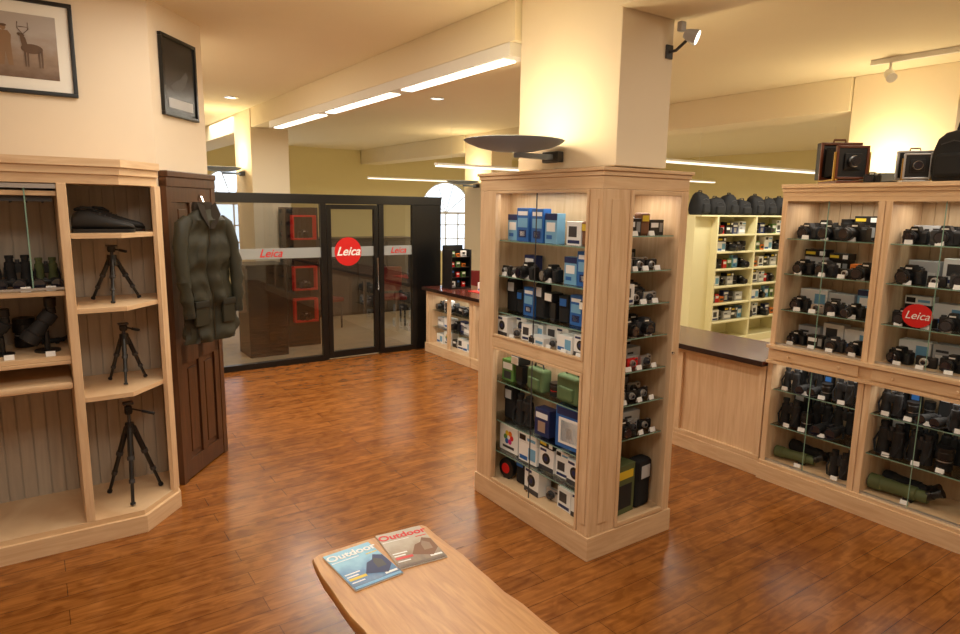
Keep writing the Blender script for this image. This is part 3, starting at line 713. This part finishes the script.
# ---------------------------------------------------------------- glass partition
YP=7.56; PH=2.02
root=tag(empty('glass_partition',(2.9,YP,0)),'black framed glass partition with frosted band and red badge','partition')
b=M(); t=.03
for x0,x1 in ((1.1,1.16),(1.62,1.66),(2.85,2.92),(3.61,3.68),(4.09,4.14)): b.box(x0,x1,YP-t,YP+t,0,PH,FRAME,.004)
b.box(1.1,4.52,YP-t-.01,YP+t+.01,PH-.11,PH,FRAME,.004)
for x0,x1 in ((1.16,1.62),(1.66,2.85),(3.68,4.09)): b.box(x0,x1,YP-t,YP+t,0,.07,FRAME,.004)
rel(b.build('frame'),root)
b=M(); b.box(4.14,4.52,YP-t,YP+t,0,PH-.11,FRAME,.004); rel(b.build('end_panel'),root)
for x0,x1 in ((1.16,1.62),(1.66,2.85),(3.68,4.09)):
    b=M(); b.poly3([(x0,YP,.07),(x1,YP,.07),(x1,YP,PH-.11),(x0,YP,PH-.11)],PGLASS); g=rel(b.build('glass_pane'),root)
    b=M(); b.box(x0,x1,YP-.008,YP-.003,1.275,1.395,FROST); b.build('frosted_band',g)
text('Leica',.13,RED,root,(2.25-2.9,-.011,1.335),(R(90),0,0),shear=.35,bold=.001)
text('Leica',.11,RED,root,(3.89-2.9,-.011,1.335),(R(90),0,0),shear=.35,bold=.001)
b=M(); x0,x1=2.925,3.605
b.box(x0,x0+.06,YP-.025,YP+.025,.02,PH-.115,FRAME,.004); b.box(x1-.06,x1,YP-.025,YP+.025,.02,PH-.115,FRAME,.004); b.box(x0+.06,x1-.06,YP-.025,YP+.025,.02,.1,FRAME,.004); b.box(x0+.06,x1-.06,YP-.025,YP+.025,PH-.17,PH-.115,FRAME,.004)
d=rel(b.build('door'),root)
b=M(); b.poly3([(x0+.06,YP,.1),(x1-.06,YP,.1),(x1-.06,YP,PH-.17),(x0+.06,YP,PH-.17)],PGLASS); b.build('glass_pane',d)
b=M(); b.box(x0+.06,x1-.06,YP-.008,YP-.003,1.275,1.395,FROST); b.build('frosted_band',d)
b=M(); b.steps((3.2,YP-.01,1.335),(0,-1,0),[(0,.175),(.004,.175)],RED,40); b.build('badge',d)
t_=text('Leica',.15,WHT,d,(3.2,YP-.016,1.335),(R(90),0,0),shear=.35,bold=.003)
b=M(); b.tube([(x1-.03,YP-.025,1.25),(x1-.03,YP-.07,1.25),(x1-.03,YP-.07,.85),(x1-.03,YP-.025,.85)],.012,CHR,10); b.build('handle',d)

root=tag(empty('display_plinth',(2.3,8.35,0)),'dark wooden display plinth in the glass room','plinth')
b=M(); b.box(2.12,2.60,8.1,8.6,0,1.12,ESP,.006); b.box(2.10,2.62,8.08,8.62,1.12,1.16,FRAME,.004); b.box(2.36,2.38,8.095,8.1,.05,1.1,FRAME); rel(b.build('body'),root)
root=tag(empty('display_tower',(2.96,8.55,0)),'black tower with red lit square display niches','display')
b=M(); b.box(2.74,3.18,8.5,8.78,0,1.86,ESP,.004); rel(b.build('body'),root)
for i,zc in enumerate((1.60,.93,.5)):
    b=M(); x0,x1,z0,z1=2.80,3.12,zc-.16,zc+.16
    for q in ((x0,x1,z0,z0+.022),(x0,x1,z1-.022,z1),(x0,x0+.022,z0+.022,z1-.022),(x1-.022,x1,z0+.022,z1-.022)): b.box(q[0],q[1],8.40,8.499,q[2],q[3],REDE,.003)
    rel(b.build('red_niche_frame'),root)
    spawn(['slr','slrg','slr'][i],(2.96,8.455,zc-.137),0,'in a red display niche','cameras in the red niches',1.05)
def chair(x,y,rz,lab):
    root=tag(empty('chair',(x,y,0),rz),lab,'chair',group='red chairs in the glass room')
    b=M(); b.box(-.23,.23,-.22,.22,.42,.48,REDD,.02,3); b.build('seat',root)
    b=M(); b.box(-.22,.22,.19,.24,.52,.92,REDD,.02,3); b.build('backrest',root)
    for sx in (-.2,.2):
        for sy in (-.18,.2):
            b=M(); b.cyl((sx,sy,0),(sx,sy,.42 if sy<0 else .6),.013,DARKG,seg=10); b.build('leg',root)
chair(3.65,9.6,.4,'red padded chair with dark legs'); chair(4.7,9.4,-.3,'red padded chair with dark legs'); chair(5.6,8.2,-.8,'red padded chair behind the counter')
chair(5.3,7.0,-1.2,'red padded chair behind the counter')
root=tag(empty('storage_cupboard',(4.5,10.8,0)),'long dark low cupboard inside the glass room','cupboard')
b=M(); b.box(-1.0,1.3,-.25,.25,0,1.3,ESP,.006); b.box(-1.02,1.32,-.27,.27,1.3,1.34,FRAME,.004); b.build('body',root)
for k in range(4):
    b=M(); b.box(-.97+.56*k,-.97+.56*k+.54,-.27,-.251,.05,1.27,DARKG,.004); b.build('door',root)
arealight('added_ceiling_fill',(2.2,10.5,CZ-.02),.8,1.5,40)  # added fill for the glass room, without a fixture

# ---------------------------------------------------------------- cream shelving in rear shop
root=tag(empty('shelving_unit',(8.5,5.7,0)),'cream open shelving packed with cameras and bags','shelving')
b=M(); x0,x1,y0,y1=7.65,9.45,5.5,5.86
b.box(x0,x0+.03,y0,y1,0,1.82,CREAM); b.box(x1-.03,x1,y0,y1,0,1.82,CREAM); b.box(x0,x1,y1,y1+.02,0,1.82,CREAM); b.box(8.53,8.56,y0,y1,0,1.82,CREAM); b.box(x0+.03,x1-.03,y0+.002,y1,0,.1,CREAM)
b.box(x0-.35,x0-.001,y0+.1,y1+.02,0,1.82,CREAM)
rel(b.build('frame'),root)
for z in (1.84,1.58,1.34,1.1,.86,.62,.36):
    b=M()
    if z==1.84: b.box(x0-.35,x1,y0,y1,z-.02,z,CREAM)
    else: b.box(x0+.03,8.53,y0,y1,z-.02,z,CREAM); b.box(8.56,x1-.03,y0,y1,z-.02,z,CREAM)
    rel(b.build('shelf'),root)
    if z<1.8:
        for xa in (x0+.03,8.56):
            ks=random.sample(['slr','bxk','slrt','len','bxn','bxw','slrg','bxgr','bxs','bxg','bxt','bxl','bxw2'],8)
            fillrow('S',xa,y0,z,.02,.86,ks,'on the cream shelving','goods on the cream shelving',.14,1.25,False,gap=.006,stack=.2)
def backpack(x,y,z,rz,s,lab,grp,ph=0.,sz=1.):
    b=M(); rings=[]
    for h,wx,wy in ((0,.15,.09),(.015,.175,.11),(.08,.185,.125),(.16,.18,.125),(.24,.17,.11),(.31,.15,.09),(.35,.11,.06),(.365,.05,.03)):
        rg=[]
        for k in range(24):
            a=2*math.pi*k/24; c,s_=math.cos(a),math.sin(a); e=.6
            f=1+.05*math.sin(3*a+ph+h*9)
            rg.append((wx*f*math.copysign(abs(c)**e,c)+.02*math.sin(ph+h*6),wy*f*math.copysign(abs(s_)**e,s_),h*(1+.06*math.sin(a+ph))))
        rings.append(rg)
    b.loft(rings,NYL); b.box(-.10,.10,-.155,-.06,.03,.19,NYL,.03,3)
    root=b.build('backpack',None,(x,y,z),rz); root.scale=(s,s,s*sz); tag(root,lab,'bag',grp)
    b=M(); b.tube([(-.05,0,.35),(-.04,0,.40),(.04,0,.40),(.05,0,.35)],.009,BLK2,8); b.build('handle',root)
    b=M(); b.tube([(-.08,-.115,.25),(0,-.12,.27),(.08,-.115,.25)],.004,DARKG,6); b.build('zip',root)
for i,x in enumerate((7.47,7.79,8.10,8.41,8.72,9.03,9.34)): backpack(x,5.68,1.841,(.1,-.05,.08,-.1,.05,0,-.08)[i],.84,'soft black camera bag on top of cream shelving','bags on the cream shelving',i*1.7,(.95,.75,.9,.7,.9,.8,.85)[i])

def fieldcam(x,y,z,rz,s,lab,wd):
    root=tag(empty('plate_camera',(x,y,z),rz),lab,'camera'); root.scale=(s,s,s)
    b=M(); b.box(-.10,.10,-.15,.13,0,.02,wd,.003); b.box(-.10,-.09,-.15,.13,.02,.03,BRASS); b.box(.09,.10,-.15,.13,.02,.03,BRASS); b.build('base_board',root)
    b=M(); b.box(-.13,.13,.06,.12,.03,.275,BLK,.006)
    for q in ((-.13,-.112,.03,.275),(.112,.13,.03,.275),(-.112,.112,.257,.275),(-.112,.112,.03,.048)): b.box(q[0],q[1],.045,.06,q[2],q[3],wd,.003)
    b.build('rear_standard',root)
    b=M(); 
    for q in ((-.10,-.085,.03,.24),(.085,.10,.03,.24),(-.085,.085,.225,.24),(-.085,.085,.03,.045)): b.box(q[0],q[1],-.13,-.105,q[2],q[3],wd,.003)
    b.box(-.085,.085,-.122,-.11,.045,.225,BLK); b.box(-.11,-.1,-.125,-.11,.02,.2,BRASS); b.box(.1,.11,-.125,-.11,.02,.2,BRASS); b.build('front_standard',root)
    rings=[]
    n=11
    for i in range(n):
        y_=-.104+(.163)*i/(n-1); w=(.075+.025*i/(n-1))*(1 if i%2 else .86)
        rings.append([(-w,y_,.14-w),(w,y_,.14-w),(w,y_,.14+w),(-w,y_,.14+w)])
    b=M(); b.loft(rings,NYL); b.build('bellows',root)
    b=M(); b.box(-.05,.05,-.138,-.13,.09,.19,BLK,.002); b.steps((0,-.138,.14),(0,-1,0),[(0,.035),(.02,.035),(.022,.03),(.05,.032)],BLK,20); b.steps((0,-.1885,.14),(0,-1,0),[(0,.025),(.001,.025)],LENSG,20); b.steps((0,-.158,.14),(0,-1,0),[(0,.0365),(.004,.0365)],CHR,20); b.build('lens',root)
    b=M(); b.tube([(-.04,.09,.27),(-.035,.09,.295),(.035,.09,.295),(.04,.09,.27)],.007,BRN,8); b.build('handle',root)
fieldcam(4.44,2.27,2.081,R(-40),1.0,'wood and brass plate camera with black bellows',MAHO)
fieldcam(4.46,1.85,2.081,R(-60),.72,'small black folding plate camera with chrome lens',SILV)
spawn('slr',(4.40,2.06,2.081),-1.4,'on top of the cabinet','cameras on top of cabinet',.7)
backpack(4.44,1.60,2.081,R(-100),.85,'black camera backpack on top of the cabinet','bags on top of the tall cabinets',.6)

# ---------------------------------------------------------------- jacket
jr=tag(empty('jacket',(*diag(.15,.215),.99),.52),'dark olive waxed jacket hanging by the dark door','jacket')
jr.scale=(.93,.86,.93)
def ring(cx,cy,z,rx,ry,ph,amp,n=60,notch=0):
    out=[]
    for k in range(n):
        a=2*math.pi*k/n; f=1+amp*math.sin(6*a+ph)+amp*.7*math.sin(10*a-ph*1.7)+amp*.35*math.sin(17*a+ph*2)
        d=abs((a-1.5*math.pi+math.pi)%(2*math.pi)-math.pi)
        if notch: f*=1-notch*math.exp(-(d/.16)**2)
        out.append((cx+rx*f*math.cos(a),cy+ry*f*math.sin(a),z))
    return out
b=M(); rings=[]
for i in range(40):
    z=.86*i/39
    rx=.203+.016*math.sin(z*13)-.03*max(0,(z-.45))*1.0+.03*max(0,.2-z); ry=.068+.010*math.sin(z*21+1)+.006*math.sin(z*47)
    rings.append(ring(.022*math.sin(z*9),0,z,rx,ry,z*8+math.sin(z*23)*1.1,.11*(1-z*.55),60,.6 if z<.78 else .6*(.86-z)/.08))
for z,rx,ry in ((.89,.14,.055),(.92,.09,.05),(.94,.065,.045)): rings.append(ring(0,0,z,rx,ry,6,.01))
b.loft(rings,JACK); b.build('body',jr)
for sx in (-1,1):
    b=M()
    pts=[(sx*.14,0,.865),(sx*.185,0,.82),(sx*.21,-.01,.75),(sx*.222,-.015,.68),(sx*.228,-.02,.62),(sx*.236,-.030,.56),(sx*.232,-.034,.5),(sx*.238,-.044,.44),(sx*.228,-.045,.38),(sx*.228,-.054,.32),(sx*.218,-.055,.27),(sx*.215,-.055,.21)]
    b.tube(pts,[.04,.058,.05,.056,.045,.053,.043,.051,.040,.048,.038,.042],JACK,16,flat=1.0); sl=b.build('sleeve',jr)
    b=M(); b.tube([(sx*.215,-.0555,.225),(sx*.214,-.056,.19)],[.042,.040],JACK3,16); b.build('cuff',sl)
b=M()
for sx in (-1,1):
    b.poly3([(0,-.062,.80),(sx*.02,-.082,.80),(sx*.085,-.076,.90),(sx*.08,-.03,.985),(sx*.03,-.045,.96)],JACK2)
b.loft([ring(0,.01,.90,.08,.055,0,.02,24),ring(0,.01,.95,.085,.058,0,.02,24),ring(0,.015,.985,.07,.05,0,.02,24)],JACK2); b.build('collar',jr)
for sx in (-1,1):
    b=M(); b.box(sx*.12-.055,sx*.12+.055,-.078,-.045,.12,.27,JACK,.01); b.box(sx*.12-.06,sx*.12+.06,-.086,-.05,.25,.30,JACK3,.008); b.build('pocket',jr)
b=M(); b.tube([(.012,-.04,.02),(.008,-.042,.3),(.01,-.04,.6),(.0,-.042,.82)],.004,DBRASS,6,flat=.5)
b.build('zip',jr)
b=M(); b.tube([(.10,.18,1.0),(.03,.08,1.03),(0,.02,1.02),(0,.0,.98)],.007,CHR,8); b.build('hook',jr)

# ---------------------------------------------------------------- framed pictures
def gradmat(name,c1,c2,c3,axis=2,ns_scale=9,amt=.35):
    m,n,l,pp=newmat(name); tc=n.new('ShaderNodeTexCoord'); sp=n.new('ShaderNodeSeparateXYZ'); cr=n.new('ShaderNodeValToRGB')
    ns=n.new('ShaderNodeTexNoise'); ns.inputs['Scale'].default_value=ns_scale; ns.inputs['Detail'].default_value=6; ad=n.new('ShaderNodeMath'); ad.operation='MULTIPLY_ADD'; ad.inputs[1].default_value=amt
    l.new(tc.outputs['Generated'],sp.inputs[0]); l.new(tc.outputs['Generated'],ns.inputs['Vector'])
    l.new(ns.outputs['Fac'],ad.inputs[0]); l.new(sp.outputs[axis],ad.inputs[2]); l.new(ad.outputs[0],cr.inputs[0])
    e=cr.color_ramp.elements; e[0].position=.2; e[0].color=rgba(c1); e[1].position=1.0; e[1].color=rgba(c3); x=e.new(.6); x.color=rgba(c2)
    l.new(cr.outputs[0],pp.inputs['Base Color']); pp.inputs['Roughness'].default_value=.3; return m
SC=gradmat('moor_photo',(104,78,56),(150,128,110),(176,168,164),2,7,.5); SC2=gradmat('dark_photo',(30,28,28),(58,54,52),(26,27,30),2,4,.5)
TAN=S('tan_print',(138,108,80),.4,var=.15); DBR=S('dark_brown_print',(98,74,56),.4,var=.2); DBR2=S('brown_cap_print',(92,66,46),.4)
pr=tag(empty('framed_picture',(-.07,4.597,2.745)),'black framed photograph of stalker beside stag on moor','picture')
def pframe(pr,w,h,t,dep,matm,inner,pm):
    b=M()
    for q in ((-w,w,-h,-h+t),(-w,w,h-t,h),(-w,-w+t,-h+t,h-t),(w-t,w,-h+t,h-t)): b.box(q[0],q[1],-dep,0,q[2],q[3],FRAME,.003)
    b.build('frame',pr)
    b=M(); b.box(-w+t,w-t,-dep*.5,0,-h+t,h-t,matm); b.build('mount_board',pr)
    b=M(); b.box(-w+inner,w-inner,-dep*.5-.002,-dep*.5-.0003,-h+inner,h-inner,pm); return b.build('print',pr)
pframe(pr,.36,.255,.022,.025,PAPER,.085,SC)
yy=-.0165
def sil(pts,m,dy=0): b.poly3([(x,yy-dy,z) for x,z in pts],m)
def ell(cx,cz,rx,rz_,m,dy=0,rot=0,n=18): sil([(cx+rx*math.cos(2*math.pi*k/n)*math.cos(rot)-rz_*math.sin(2*math.pi*k/n)*math.sin(rot),cz+rx*math.cos(2*math.pi*k/n)*math.sin(rot)+rz_*math.sin(2*math.pi*k/n)*math.cos(rot)) for k in range(n)],m,dy)
b=M()
sil([(.0,-.11),(.022,-.11),(.032,-.04),(.042,-.11),(.064,-.11),(.06,.01),(.064,.05),(.05,.072),(.014,.072),(.0,.05),(.004,0)],TAN)
ell(.03,.088,.013,.016,TAN,.0003); ell(.03,.098,.018,.007,DBR2,.0006)
b.build('printed_figure',pr,fix=False)
b=M(); ell(.155,-.012,.052,.026,DBR); sil([(.112,-.012),(.14,-.01),(.128,.045),(.11,.06),(.104,.045)],DBR,.0003); ell(.108,.058,.018,.009,DBR,.0006,-.3)
for xx in (.117,.13,.182,.196): sil([(xx,-.02),(xx+.009,-.02),(xx+.006,-.11),(xx+.001,-.11)],DBR,.0009)
stg=b.build('printed_stag',pr,fix=False)
b=M()
for s_ in (-1,1): b.tube([(.118,yy,.062),(.12+s_*.025,yy,.09),(.12+s_*.024,yy,.125)],.0018,DBR,6)
b.tube([(.10,yy,.10),(.14,yy,.10)],.0014,DBR,6)
b.build('printed_antlers',stg,fix=False)
pr=tag(empty('framed_picture',(*diag(.31,.003),2.70),math.atan2(dv.y,dv.x)),'black framed dark photograph on the angled wall','picture')
pframe(pr,.215,.25,.022,.025,FRAME,.04,SC2)
b=M()
b.box(-.15,.15,yy-.0006,yy-.0001,-.195,-.135,LGREY); b.build('printed_caption_strip',pr)
b=M(); b.poly3([(x,yy-.001,z) for x,z in ((-.12,-.06),(-.05,-.02),(.0,.0),(.08,.06),(.10,.03),(.06,-.04),(.0,-.08),(-.08,-.09))],TXT); b.build('printed_animal',pr,fix=False)

# ---------------------------------------------------------------- bench + magazines
br=tag(empty('bench',(1.12,1.75,0)),'solid oak slab bench with gently waved edges','bench')
pts=[]
ny=14; yb0,yb1=1.0,2.46
for i in range(ny+1): pts.append((1.39+.005*math.sin(i*1.3)+.003*math.sin(i*2.9),yb0+(yb1-.03-yb0)*i/ny))
pts+= [(1.375,yb1-.008),(1.33,yb1),(1.1,yb1+.004),(.88,yb1-.002),(.85,yb1-.02)]
for i in range(ny,-1,-1): pts.append((.815+.022*i/ny+.006*math.sin(i*.9+1)+.003*math.sin(i*2.3),yb0+(yb1-.06-yb0)*i/ny))
b=M(); zt=.45
sc=lambda fx,fy:[(1.12+(x-1.12)*fx,1.75+(y-1.75)*fy) for x,y in pts]
b.loft([[(x,y,zt-.09) for x,y in sc(.90,.985)],[(x,y,zt-.06) for x,y in sc(.96,.998)],[(x,y,zt-.02) for x,y in pts],[(x,y,zt-.006) for x,y in sc(.997,.999)],[(x,y,zt) for x,y in sc(.988,.995)]],SLAB); b.bev=True
rel(b.build('seat_slab'),br)
for y in (1.2,2.15):
    b=M(); b.box(.95,1.28,y,y+.07,0,zt-.091,SLAB,.01); rel(b.build('leg'),br)
BL1=gradmat('blue_cover',(16,44,84),(44,112,168),(120,180,210),1,5,.6); GR1=gradmat('grey_cover',(74,58,46),(150,128,104),(180,168,152),1,5,.6)
def magazine(x,y,z,rz,cov,lab,accent,tc):
    b=M(); b.box(-.105,.105,-.148,.148,0,.006,WHT,.001,1); root=tag(b.build('magazine',None,(x,y,z),rz),lab,'magazine',group='magazines on the bench')
    b=M(); b.box(-.105,.105,-.148,.148,.0061,.0071,cov); b.build('cover',root)
    text('Outdoor',.06,tc,root,(0.004,.105,.008),(0,0,0),bold=.0015)
    b=M(); b.box(-.1,.02,.068,.072,.0072,.0078,WHT); b.box(-.095,-.03,-.04,-.032,.0072,.0078,WHT); b.box(-.095,-.045,-.06,-.052,.0072,.0078,WHT); b.box(-.095,-.02,-.085,-.068,.0072,.0078,accent[1]); b.box(-.095,-.04,-.105,-.098,.0072,.0078,WHT); b.box(-.10,.1,-.145,-.13,.0072,.0078,accent[2])
    b.box(.045,.098,-.118,-.105,.0072,.0078,WHT); b.box(.05,.1,.06,.066,.0072,.0078,accent[1])
    b.build('cover_print',root)
    b=M(); b.poly3([(-.02,-.07,.0079),(.06,-.11,.0079),(.103,-.06,.0079),(.103,.02,.0079),(.07,.045,.0079),(.05,.01,.0079),(.02,.0,.0079)],accent[0]); b.poly3([(.04,-.06,.0081),(.08,-.06,.0081),(.085,-.01,.0081),(.06,.02,.0081),(.045,-.01,.0081)],accent[3]); b.build('cover_picture',root)
magazine(1.00,2.275,zt+.0005,.06,BL1,'blue outdoor magazine lying on the bench',(NVY,YEL,LBL,DARKG),WHT)
magazine(1.235,2.30,zt+.0005,-.10,GR1,'brown and grey outdoor magazine on the bench',(BRN,RED,DBR,TAN),RED)

# ---------------------------------------------------------------- lamps
def point(x,y,z,e,col=(1,.76,.40),rad=.12):
    l=bpy.data.lights.new('uplight','POINT'); l.energy=e; l.color=col; l.shadow_soft_size=rad
    o=bpy.data.objects.new('uplight',l); COL.objects.link(o); o.location=(x,y,z); return o
def uplighter(x,y,z,sgn,lab,e,dz=.16,dx=0):
    root=tag(empty('wall_uplighter',(x,y,z)),lab,'lamp',group='uplighters on the pillars')
    b=M(); seg=40
    prof=[(.02,-.035),(.12,-.031),(.2,-.014),(.255,.008),(.275,.022),(.268,.025),(.245,.014),(.19,-.006),(.12,-.022),(.02,-.026)]
    rings=[[(rr*math.cos(2*math.pi*k/seg),rr*math.sin(2*math.pi*k/seg),zz) for k in range(seg)] for rr,zz in prof]
    b.loft(rings,BOWL); b.build('bowl',root)
    b=M(); b.box(*( (.02,.298) if sgn>0 else (-.298,-.02) ),-.03,.03,-.065,-.038,BOWL,.006); b.box(*((.255,.299) if sgn>0 else (-.299,-.255)),-.07,.07,-.08,-.02,DARKG,.006); b.build('arm',root)
    point(x+dx,y,z+dz,e)
uplighter(2.2,2.9,2.235,1,'round blue-grey metal bowl uplighter on the pillar',12,.11,-.05)
uplighter(3.19,3.05,2.2,-1,'round blue-grey metal bowl uplighter behind the pillar',9)
uplighter(6.0,2.8,2.2,1,'round blue-grey metal bowl uplighter on the pillar',18)
uplighter(2.15,9.3,2.35,1,'round blue-grey metal bowl uplighter on the pillar',18)
uplighter(6.0,9.3,2.3,1,'round blue-grey metal bowl uplighter on the pillar',16)
root=tag(empty('linear_ceiling_lamp',(2.6,6,2.8)),'long cream linear lamp fixed beneath the beam','lamp')
b=M(); b.box(2.455,2.61,3.3,8.1,2.80,2.879,WHTP,.004); rel(b.build('housing'),root)
for y0,y1 in ((3.4,4.75),(4.95,6.35),(6.55,8.0)):
    b=M(); b.box(2.48,2.58,y0,y1,2.79,2.799,TUBE,.004); rel(b.build('light_diffuser'),root)
    arealight('linear_light',(2.53,(y0+y1)/2,2.78),.1,y1-y0-.1,36)
def pend(x0,x1,y,z,e):
    root=tag(empty('pendant_lamp',((x0+x1)/2,y,z)),'slim suspended linear lamp','lamp',group='suspended linear lamps'); L=(x1-x0)/2
    b=M(); b.box(-L,L,-.03,.03,0,.03,WHTP,.006); b.build('housing',root)
    b=M(); b.box(-L+.02,L-.02,-.04,.04,-.015,-.001,TUBE2,.004); b.build('light_diffuser',root)
    for x in (-L*.7,L*.7):
        b=M(); b.cyl((x,0,.03),(x,0,CZ-z-.001),.0012,WHTP,seg=6); b.build('suspension_wire',root)
    arealight('pendant_light',((x0+x1)/2,y,z-.03),x1-x0-.1,.1,e)
pend(5.2,7.6,11.3,2.40,60); pend(4.0,5.5,6.8,2.38,40); pend(6.0,10.3,5.1,2.45,75); pend(8.6,11.2,8.2,2.45,60)
for x,y in ((3.95,6.68),(2.05,8.16)):
    b=M(); b.steps((0,0,0),(0,0,-1),[(0,.08),(.008,.078),(.01,.06)],CHR,20); root=tag(b.build('ceiling_spotlight',None,(x,y,CZ-.0005)),'small recessed round ceiling downlight','lamp','recessed ceiling downlights')
    b=M(); b.steps((0,0,-.0105),(0,0,-1),[(0,.05),(.002,.05)],TUBE2,20); b.build('lens_disc',root)
root=tag(empty('floodlight',(2.85,2.43,2.72)),'small pale floodlight on bracket fixed to the pillar','lamp')
b=M(); b.box(-.025,.025,-.012,-.0005,-.035,.035,DARKG,.003); b.tube([(0,-.012,.0),(0,-.05,.0),(.05,-.07,.05)],.008,DARKG,10); b.build('bracket',root)
b=M(); dvv=Vector((.45,-.75,-.35)).normalized(); b.steps((.035,-.07,.085),dvv,[(0,.02),(.02,.03),(.06,.04),(.07,.04)],LGREY,16); b.box(-.01,.03,-.085,-.055,.09,.14,LGREY,.006); b.build('lamp_head',root)
b=M(); b.steps(Vector((.035,-.07,.085))+dvv*.0705,dvv,[(0,.035),(.002,.035)],TUBE,16); b.build('lamp_glass',root)
root=tag(empty('track_light',(5.75,2.2,CZ-.001)),'white ceiling track with small spotlights','lamp')
b=M(); b.box(-.02,.02,-.9,.6,-.04,0,WHTP,.003); b.build('track',root)
for y in (.45,-.25):
    b=M(); b.cyl((0,y,-.04),(0,y,-.11),.01,WHTP,seg=8); b.steps((.03,y+.03,-.10),(-.5,-.5,-.5),[(0,.02),(.02,.035),(.11,.04)],WHTP,14); b.build('spot_head',root)

for x,y,e in ((.6,1.0,66),(-1.3,1.8,32),(1.0,3.6,42),(3.6,.6,42),(3.5,5.0,38),(6.2,1.2,42),(9.5,3,68),(9,10.5,58)):
    arealight('added_ceiling_fill',(x,y,CZ-.02),1.0,1.0,e)  # unseen fills added under the ceiling to light the room, no panels modelled
arealight('added_ceiling_wash',(1.2,6.2,CZ-.02),1.0,1.5,28)  # another added fill, no lamp hangs here

w=bpy.data.worlds.new('World'); scene.world=w; w.use_nodes=True
bg=w.node_tree.nodes['Background']; bg.inputs[0].default_value=(.75,.86,1,1); bg.inputs[1].default_value=2.5
